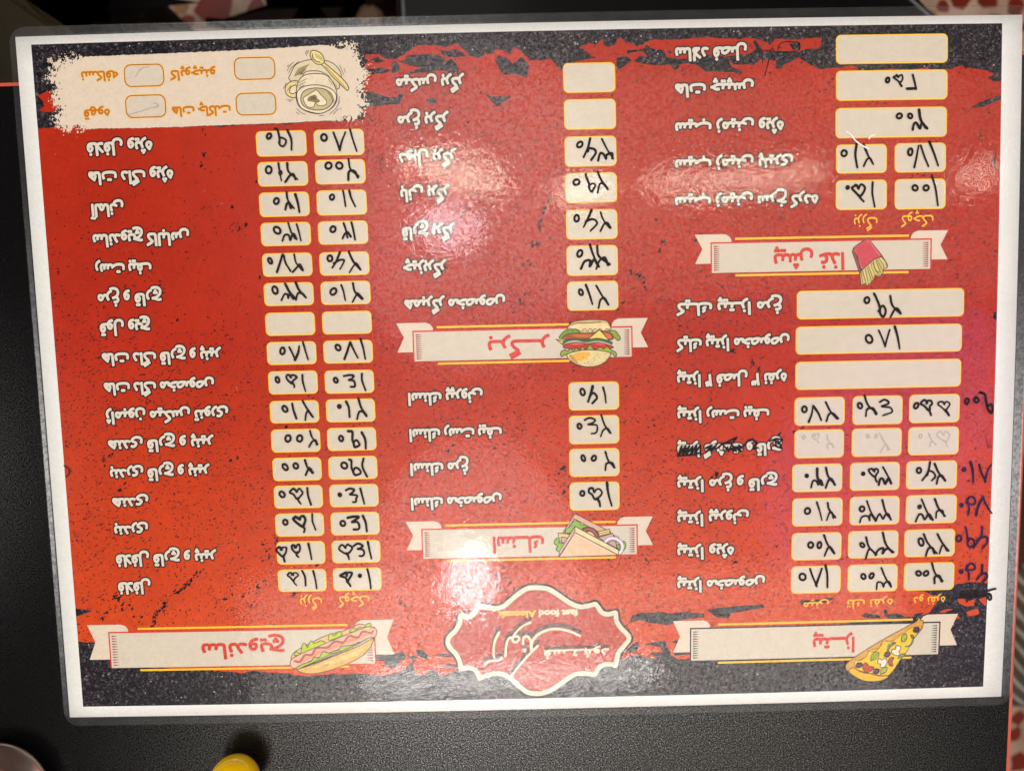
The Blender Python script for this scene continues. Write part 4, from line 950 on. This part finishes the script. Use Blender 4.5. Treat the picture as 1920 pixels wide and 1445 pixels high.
# ------------------------------------------------------------------ solids
def solid(name, bm, mat, parent=None, smooth=False, **props):
    bmesh.ops.recalc_face_normals(bm, faces=bm.faces)
    me = bpy.data.meshes.new(name); bm.to_mesh(me); bm.free()
    for m in (mat if isinstance(mat, (list, tuple)) else [mat]): me.materials.append(m)
    if smooth:
        for p_ in me.polygons: p_.use_smooth = True
    o = bpy.data.objects.new(name, me); COL.objects.link(o)
    if parent: o.parent = parent
    for a, v in props.items(): o[a] = v
    return o
def prism(pts, z0, z1, bev=0):
    bm = bmesh.new(); a = [bm.verts.new((x, y, z1)) for x, y in pts]; b = [bm.verts.new((x, y, z0)) for x, y in pts]
    bm.faces.new(a); bm.faces.new(b[::-1])
    n = len(a)
    for i in range(n): bm.faces.new([a[i], b[i], b[(i+1) % n], a[(i+1) % n]])
    if bev:
        bmesh.ops.bevel(bm, geom=[e for e in bm.edges if abs(e.verts[0].co.z-e.verts[1].co.z) < 1e-9 and e.verts[0].co.z > (z0+z1)/2], offset=bev, segments=4, profile=.6, affect='EDGES')
    return bm
def lathe(prof, c, n=64):
    bm = bmesh.new(); rows = []
    for r, z in prof:
        rows.append([bm.verts.new((c[0]+r*math.cos(2*math.pi*i/n), c[1]+r*math.sin(2*math.pi*i/n), z)) for i in range(n)] if r > 1e-6 else [bm.verts.new((c[0], c[1], z))])
    for a, b in zip(rows, rows[1:]):
        for i in range(n):
            v = [a[i % len(a)], a[(i+1) % len(a)], b[(i+1) % len(b)], b[i % len(b)]]
            v = [x for j, x in enumerate(v) if x not in v[:j]]
            if len(v) > 2: bm.faces.new(v)
    return bm
def inset_poly(pts, d):
    pts = np.array(pts); c = pts.mean(axis=0); out = []
    n = len(pts)
    for i in range(n):
        a, b, e = pts[i-1], pts[i], pts[(i+1) % n]
        u = (b-a)/np.linalg.norm(b-a); v = (e-b)/np.linalg.norm(e-b)
        n1 = np.array([-u[1], u[0]]); n2 = np.array([-v[1], v[0]])
        if np.dot(c-b, n1) < 0: n1, n2 = -n1, -n2
        m = n1+n2; m /= np.dot(m, n1)
        out.append(b+m*d)
    return out
# table
tb = at([(-1300, 196), (1954, 95.5), (1812, 3200), (-1300, 3200)])[:, :2]
m = bpy.data.materials.new('black_pebbled_laminate'); m.use_nodes = True; nt = m.node_tree; nt.nodes.clear()
out_ = nt.nodes.new('ShaderNodeOutputMaterial'); df = nt.nodes.new('ShaderNodeBsdfDiffuse'); df.inputs[0].default_value = (.0045, .0042, .0043, 1)
gl = nt.nodes.new('ShaderNodeBsdfAnisotropic'); gl.distribution = 'BECKMANN'; gl.inputs['Roughness'].default_value = .24
n1 = tex(nt, 'ShaderNodeTexNoise', 1650, Detail=4.0, Roughness=.7, Distortion=.2)
bp = nt.nodes.new('ShaderNodeBump'); bp.inputs['Strength'].default_value = .8; bp.inputs['Distance'].default_value = .00008
nt.links.new(n1.outputs['Fac'], bp.inputs['Height']); nt.links.new(bp.outputs[0], gl.inputs['Normal'])
rr = ramp(nt, n1.outputs['Fac'], [(.38, (.10,)*3), (.50, (.52,)*3), (.57, (1.3,)*3), (.68, (3.8,)*3)])
fr = nt.nodes.new('ShaderNodeFresnel'); mu = nt.nodes.new('ShaderNodeMath'); mu.operation = 'MULTIPLY'
nt.links.new(fr.outputs[0], mu.inputs[0]); nt.links.new(rr.outputs[0], mu.inputs[1])
mx = nt.nodes.new('ShaderNodeMixShader'); nt.links.new(mu.outputs[0], mx.inputs[0]); nt.links.new(df.outputs[0], mx.inputs[1]); nt.links.new(gl.outputs[0], mx.inputs[2]); nt.links.new(mx.outputs[0], out_.inputs[0])
TABLE = m
table = bpy.data.objects.new('restaurant_table', None); COL.objects.link(table)
tag(table, 'black pebbled table top with an orange edge band under the menu', 'table')
solid('table_top', prism(inset_poly(tb, .0014), -.025, 0.0), TABLE, table)
EDGE = plain('orange_edge_band', (186, 72, 42), .45)
inn = inset_poly(tb, .0014)
for i, nm in ((0, 'edge_band'), (1, 'edge_band')):
    a, b2 = tb[i], tb[(i+1) % 4]; c2, d2 = inn[(i+1) % 4], inn[i]
    solid(nm, prism([a, b2, c2, d2], -.0253, -.0001), EDGE, table)
STEEL = plain('dark_steel', (60, 60, 62), .35, .8)
for x, y in ((.17, .10), (-1.0, .10), (.10, -.75), (-1.0, -.75)):
    solid('table_leg', lathe([(0, -.026), (.02, -.026), (.02, -.74), (0, -.74)], (x-.03, y-.06), 20), STEEL, table, True)
# floor
m, nt, b = nodes('terrazzo_matrix')
n1 = tex(nt, 'ShaderNodeTexNoise', 9, Detail=6.0, Roughness=.6); n2 = tex(nt, 'ShaderNodeTexVoronoi', 60)
r = ramp(nt, n1.outputs['Fac'], [(.3, srgb(128, 98, 80)), (.5, srgb(172, 142, 120)), (.7, srgb(200, 174, 150))])
nt.links.new(r.outputs[0], b.inputs['Base Color']); b.inputs['Roughness'].default_value = .4
FLOORZ = -.75
bm = prism([(-3, -3), (3, -3), (3, 3), (-3, 3)], FLOORZ-.05, FLOORZ)
floor = solid('floor', bm, m, None, kind='structure')
CH = [plain('red_chip', (112, 30, 12), .35, scale=60), plain('brown_chip', (66, 24, 12), .35, scale=60), plain('pale_chip', (140, 100, 66), .35, scale=60)]
def chip(px, py, rad, mat, name='stone_chip'):
    c = at([(px, py)], FLOORZ)[0]; n = random.randint(6, 9); pts = []
    for i in range(n):
        a = 2*math.pi*(i+random.uniform(-.3, .3))/n; r_ = rad*.00075*random.uniform(.65, 1.25)
        pts.append((c[0]+r_*math.cos(a), c[1]+r_*math.sin(a)))
    solid(name, prism(pts, FLOORZ-.002, FLOORZ+.0008), mat, floor)
placed = []
def chips(x0, y0, x1, y1, n, fixed=()):
    for x, y, r_ in fixed: placed.append((x, y, r_)); chip(x, y, r_, CH[0])
    t = 0
    while n > 0 and t < 3000:
        t += 1; x, y, r_ = random.uniform(x0, x1), random.uniform(y0, y1), random.choice((9, 14, 20, 28, 36))
        if all(math.hypot(x-a, y-b2) > (r_+c_)*1.08 for a, b2, c_ in placed):
            placed.append((x, y, r_)); chip(x, y, r_, random.choice((CH[0], CH[0], CH[1], CH[2]))); n -= 1
chips(150, -60, 760, 60, 34, ((282, 8, 34), (405, 12, 36), (235, 12, 11), (355, 40, 12), (480, 24, 26)))
chips(1740, -60, 2010, 70, 20, ((1768, 14, 13), (1802, -4, 28), (1905, 12, 22)))
chips(1893, 300, 2030, 1600, 46, ((1908, 1345, 14), (1903, 1375, 14), (1912, 1430, 20), (1916, 560, 16), (1918, 740, 20)))
# chairs and things on the floor beyond the table
BLK = plain('black_vinyl', (10, 9, 10), .5, spec=.2, var=.3); BLK2 = plain('black_fabric', (9, 6, 6), .7, spec=.1, var=.4)
PIPE = plain('grey_piping', (112, 116, 114), .45); OLIVE = plain('olive_brown_vinyl', (46, 39, 24), .6, spec=.12, var=.25, scale=12)
def chair(name, seat_px, z, mat, label, legs_at, back=None):
    root = bpy.data.objects.new(name, None); COL.objects.link(root)
    pts = at(seat_px, z)[:, :2]; c = pts.mean(axis=0); root.location = (0, 0, 0); tag(root, label, 'chair')
    solid('seat', prism(pts, z-.05, z, .008), mat, root, True)
    bm = bmesh.new()
    P3 = [(p[0], p[1]) for p in inset_poly(pts, .006)]
    for i in range(len(P3)):
        a, b2 = np.array(P3[i]), np.array(P3[(i+1) % len(P3)]); u = (b2-a)/np.linalg.norm(b2-a); nn = np.array([-u[1], u[0]])*.0012
        vs = [bm.verts.new((*q_, zz_)) for q_, zz_ in ((a-nn, z+.0002), (b2-nn, z+.0002), (b2, z+.0016), (a, z+.0016), (b2+nn, z+.0002), (a+nn, z+.0002))]
        bm.faces.new(vs[:4]); bm.faces.new([vs[3], vs[2], vs[4], vs[5]])
    solid('piping', bm, PIPE if mat is BLK else mat, root)
    for x, y in legs_at:
        solid('leg', lathe([(0, z-.05), (.012, z-.05), (.010, FLOORZ), (0, FLOORZ)], (x, y), 16), STEEL, root, True)
    if back:
        solid('backrest', prism(back, z+.03, z+.36, .004), mat, root)
    return root
zc = -.30
sp = at([(737, -150), (1560, -150), (1700, -30), (1756, 21), (1815, 90), (1815, 420), (737, 420)], zc)
chair('dining_chair', [(734, -170), (1520, -170), (1700, -28), (1810, 72), (1850, 160), (1850, 420), (760, 420)], zc, BLK, 'black vinyl chair seat with thin grey piping tucked under the far side of the table',
      [(-.06, .19), (.33, .19), (-.06, .38), (.22, .40)], [(-.05, .43), (.26, .43), (.26, .455), (-.05, .455)])
chair('dining_chair', [(-420, -420), (-260, -170), (42, -4), (112, 46), (190, 150), (190, 300), (-420, 300)], zc+.02, OLIVE, 'olive brown chair seat at the upper left corner beyond the table',
      [(-.55, .16), (-.39, .16), (-.56, .36), (-.48, .32)])
def blob(name, px, z0, h, mat, label, cat_, seed):
    pts = at(px, z0+h)[:, :2]
    bm = prism([tuple(q_) for q_ in cat(pts, True, 5)], z0, z0+h, h*.35)
    o = solid(name, bm, mat, None, True); tag(o, label, cat_); return o
blob('floor_bag', [(60, -90), (205, -90), (212, 0), (208, 110), (60, 110)], FLOORZ, .26, BLK2, 'black bag on the floor between the olive chair and the chips of red stone', 'bag', 1)
blob('floor_bag', [(498, -90), (640, -110), (735, -90), (730, 90), (520, 90), (505, 40)], FLOORZ, .20, plain('dark_brown_fabric', (26, 14, 12), .7, spec=.1, var=.5, scale=15), 'dark brown bag on the floor just left of the black chair seat', 'bag', 2)
o = blob('crumpled_napkin', [(668, 22), (690, 8), (712, 16), (720, 44), (700, 60), (670, 50)], FLOORZ+.205, .02, plain('tan_paper', (104, 72, 50), .6), 'crumpled tan napkin lying on the dark brown bag', 'napkin', 3)
# striped cloth by the table's right edge
m, nt, b = nodes('striped_cloth')
w = tex(nt, 'ShaderNodeTexWave', 26, Distortion=2.5, Detail=2.0); w.bands_direction = 'DIAGONAL'
r = ramp(nt, w.outputs['Fac'], [(.55, srgb(70, 60, 44)), (.75, srgb(98, 92, 76)), (.93, srgb(150, 148, 138))])
nt.links.new(r.outputs[0], b.inputs['Base Color']); b.inputs['Roughness'].default_value = .8
blob('striped_cloth', [(1880, 1090), (1960, 1060), (2040, 1100), (2040, 1290), (1960, 1325), (1880, 1310)], FLOORZ, .06, m, 'olive and grey striped cloth on the floor right of the table edge', 'cloth', 4)
blob('floor_bag', [(1880, 830), (1960, 820), (2030, 850), (2030, 1075), (1960, 1088), (1880, 1080)], FLOORZ, .05, plain('dark_red_fabric', (60, 20, 12), .8, var=.6, scale=10), 'dark red bag on the floor right of the table, above the striped cloth', 'bag', 5)

# yellow domed knob and round glassy lid on the near side of the table
YK = plain('yellow_plastic', (240, 192, 8), .12, spec=.5, var=.06, coat=.6)
c = at([(440, 1462)], .0115)[0]
knob = bpy.data.objects.new('yellow_knob_lid', None); COL.objects.link(knob)
tag(knob, 'glossy yellow ball shaped knob standing on the table below the menu', 'knob')
prof = [(0, .0221)] + [(.0107*math.sin(math.radians(a)), .0114+.0107*math.cos(math.radians(a))) for a in range(8, 160, 8)] + [(.0036, .0015)]
solid('ball', lathe(prof, c), YK, knob, True)
solid('base', lathe([(0, .002), (.0036, .002), (.0040, .001), (.0040, 0), (0, 0)], c), plain('black_plastic', (14, 12, 12), .4), knob, True)
c = at([(-1, 1483)], .008)[0]
m, nt, b = nodes('painted_reflection_lid')  # brown and pink reflections of the glossy lid put into mottled colour
n1 = tex(nt, 'ShaderNodeTexNoise', 55, Detail=1.5, Roughness=.4)
r = ramp(nt, n1.outputs['Fac'], [(.34, srgb(58, 40, 32)), (.46, srgb(140, 78, 56)), (.56, srgb(166, 128, 96)), (.68, srgb(112, 104, 92))])
nt.links.new(r.outputs[0], b.inputs['Base Color']); b.inputs['Metallic'].default_value = .15; b.inputs['Roughness'].default_value = .3
pot = bpy.data.objects.new('jar_lid', None); COL.objects.link(pot)
tag(pot, 'round metal lid with brownish reflections painted into its colour and a pale rim at the lower left corner of the table', 'lid')
R_ = .0223
solid('top', lathe([(0, .0096), (R_*.6, .0092), (R_*.90, .0084), (R_*.955, .0078)], c), m, pot, True)
solid('rim', lathe([(R_*.95, .0076), (R_*.965, .0083), (R_*.99, .0082), (R_, .0074), (R_*.96, .0070)], c), plain('pale_rim', (120, 108, 96), .3, .4), pot, True)
solid('skirt', lathe([(R_*.90, .0072), (R_*.72, .003), (R_*.70, 0), (0, 0)], c), plain('dark_skirt', (16, 13, 12), .4), pot, True)
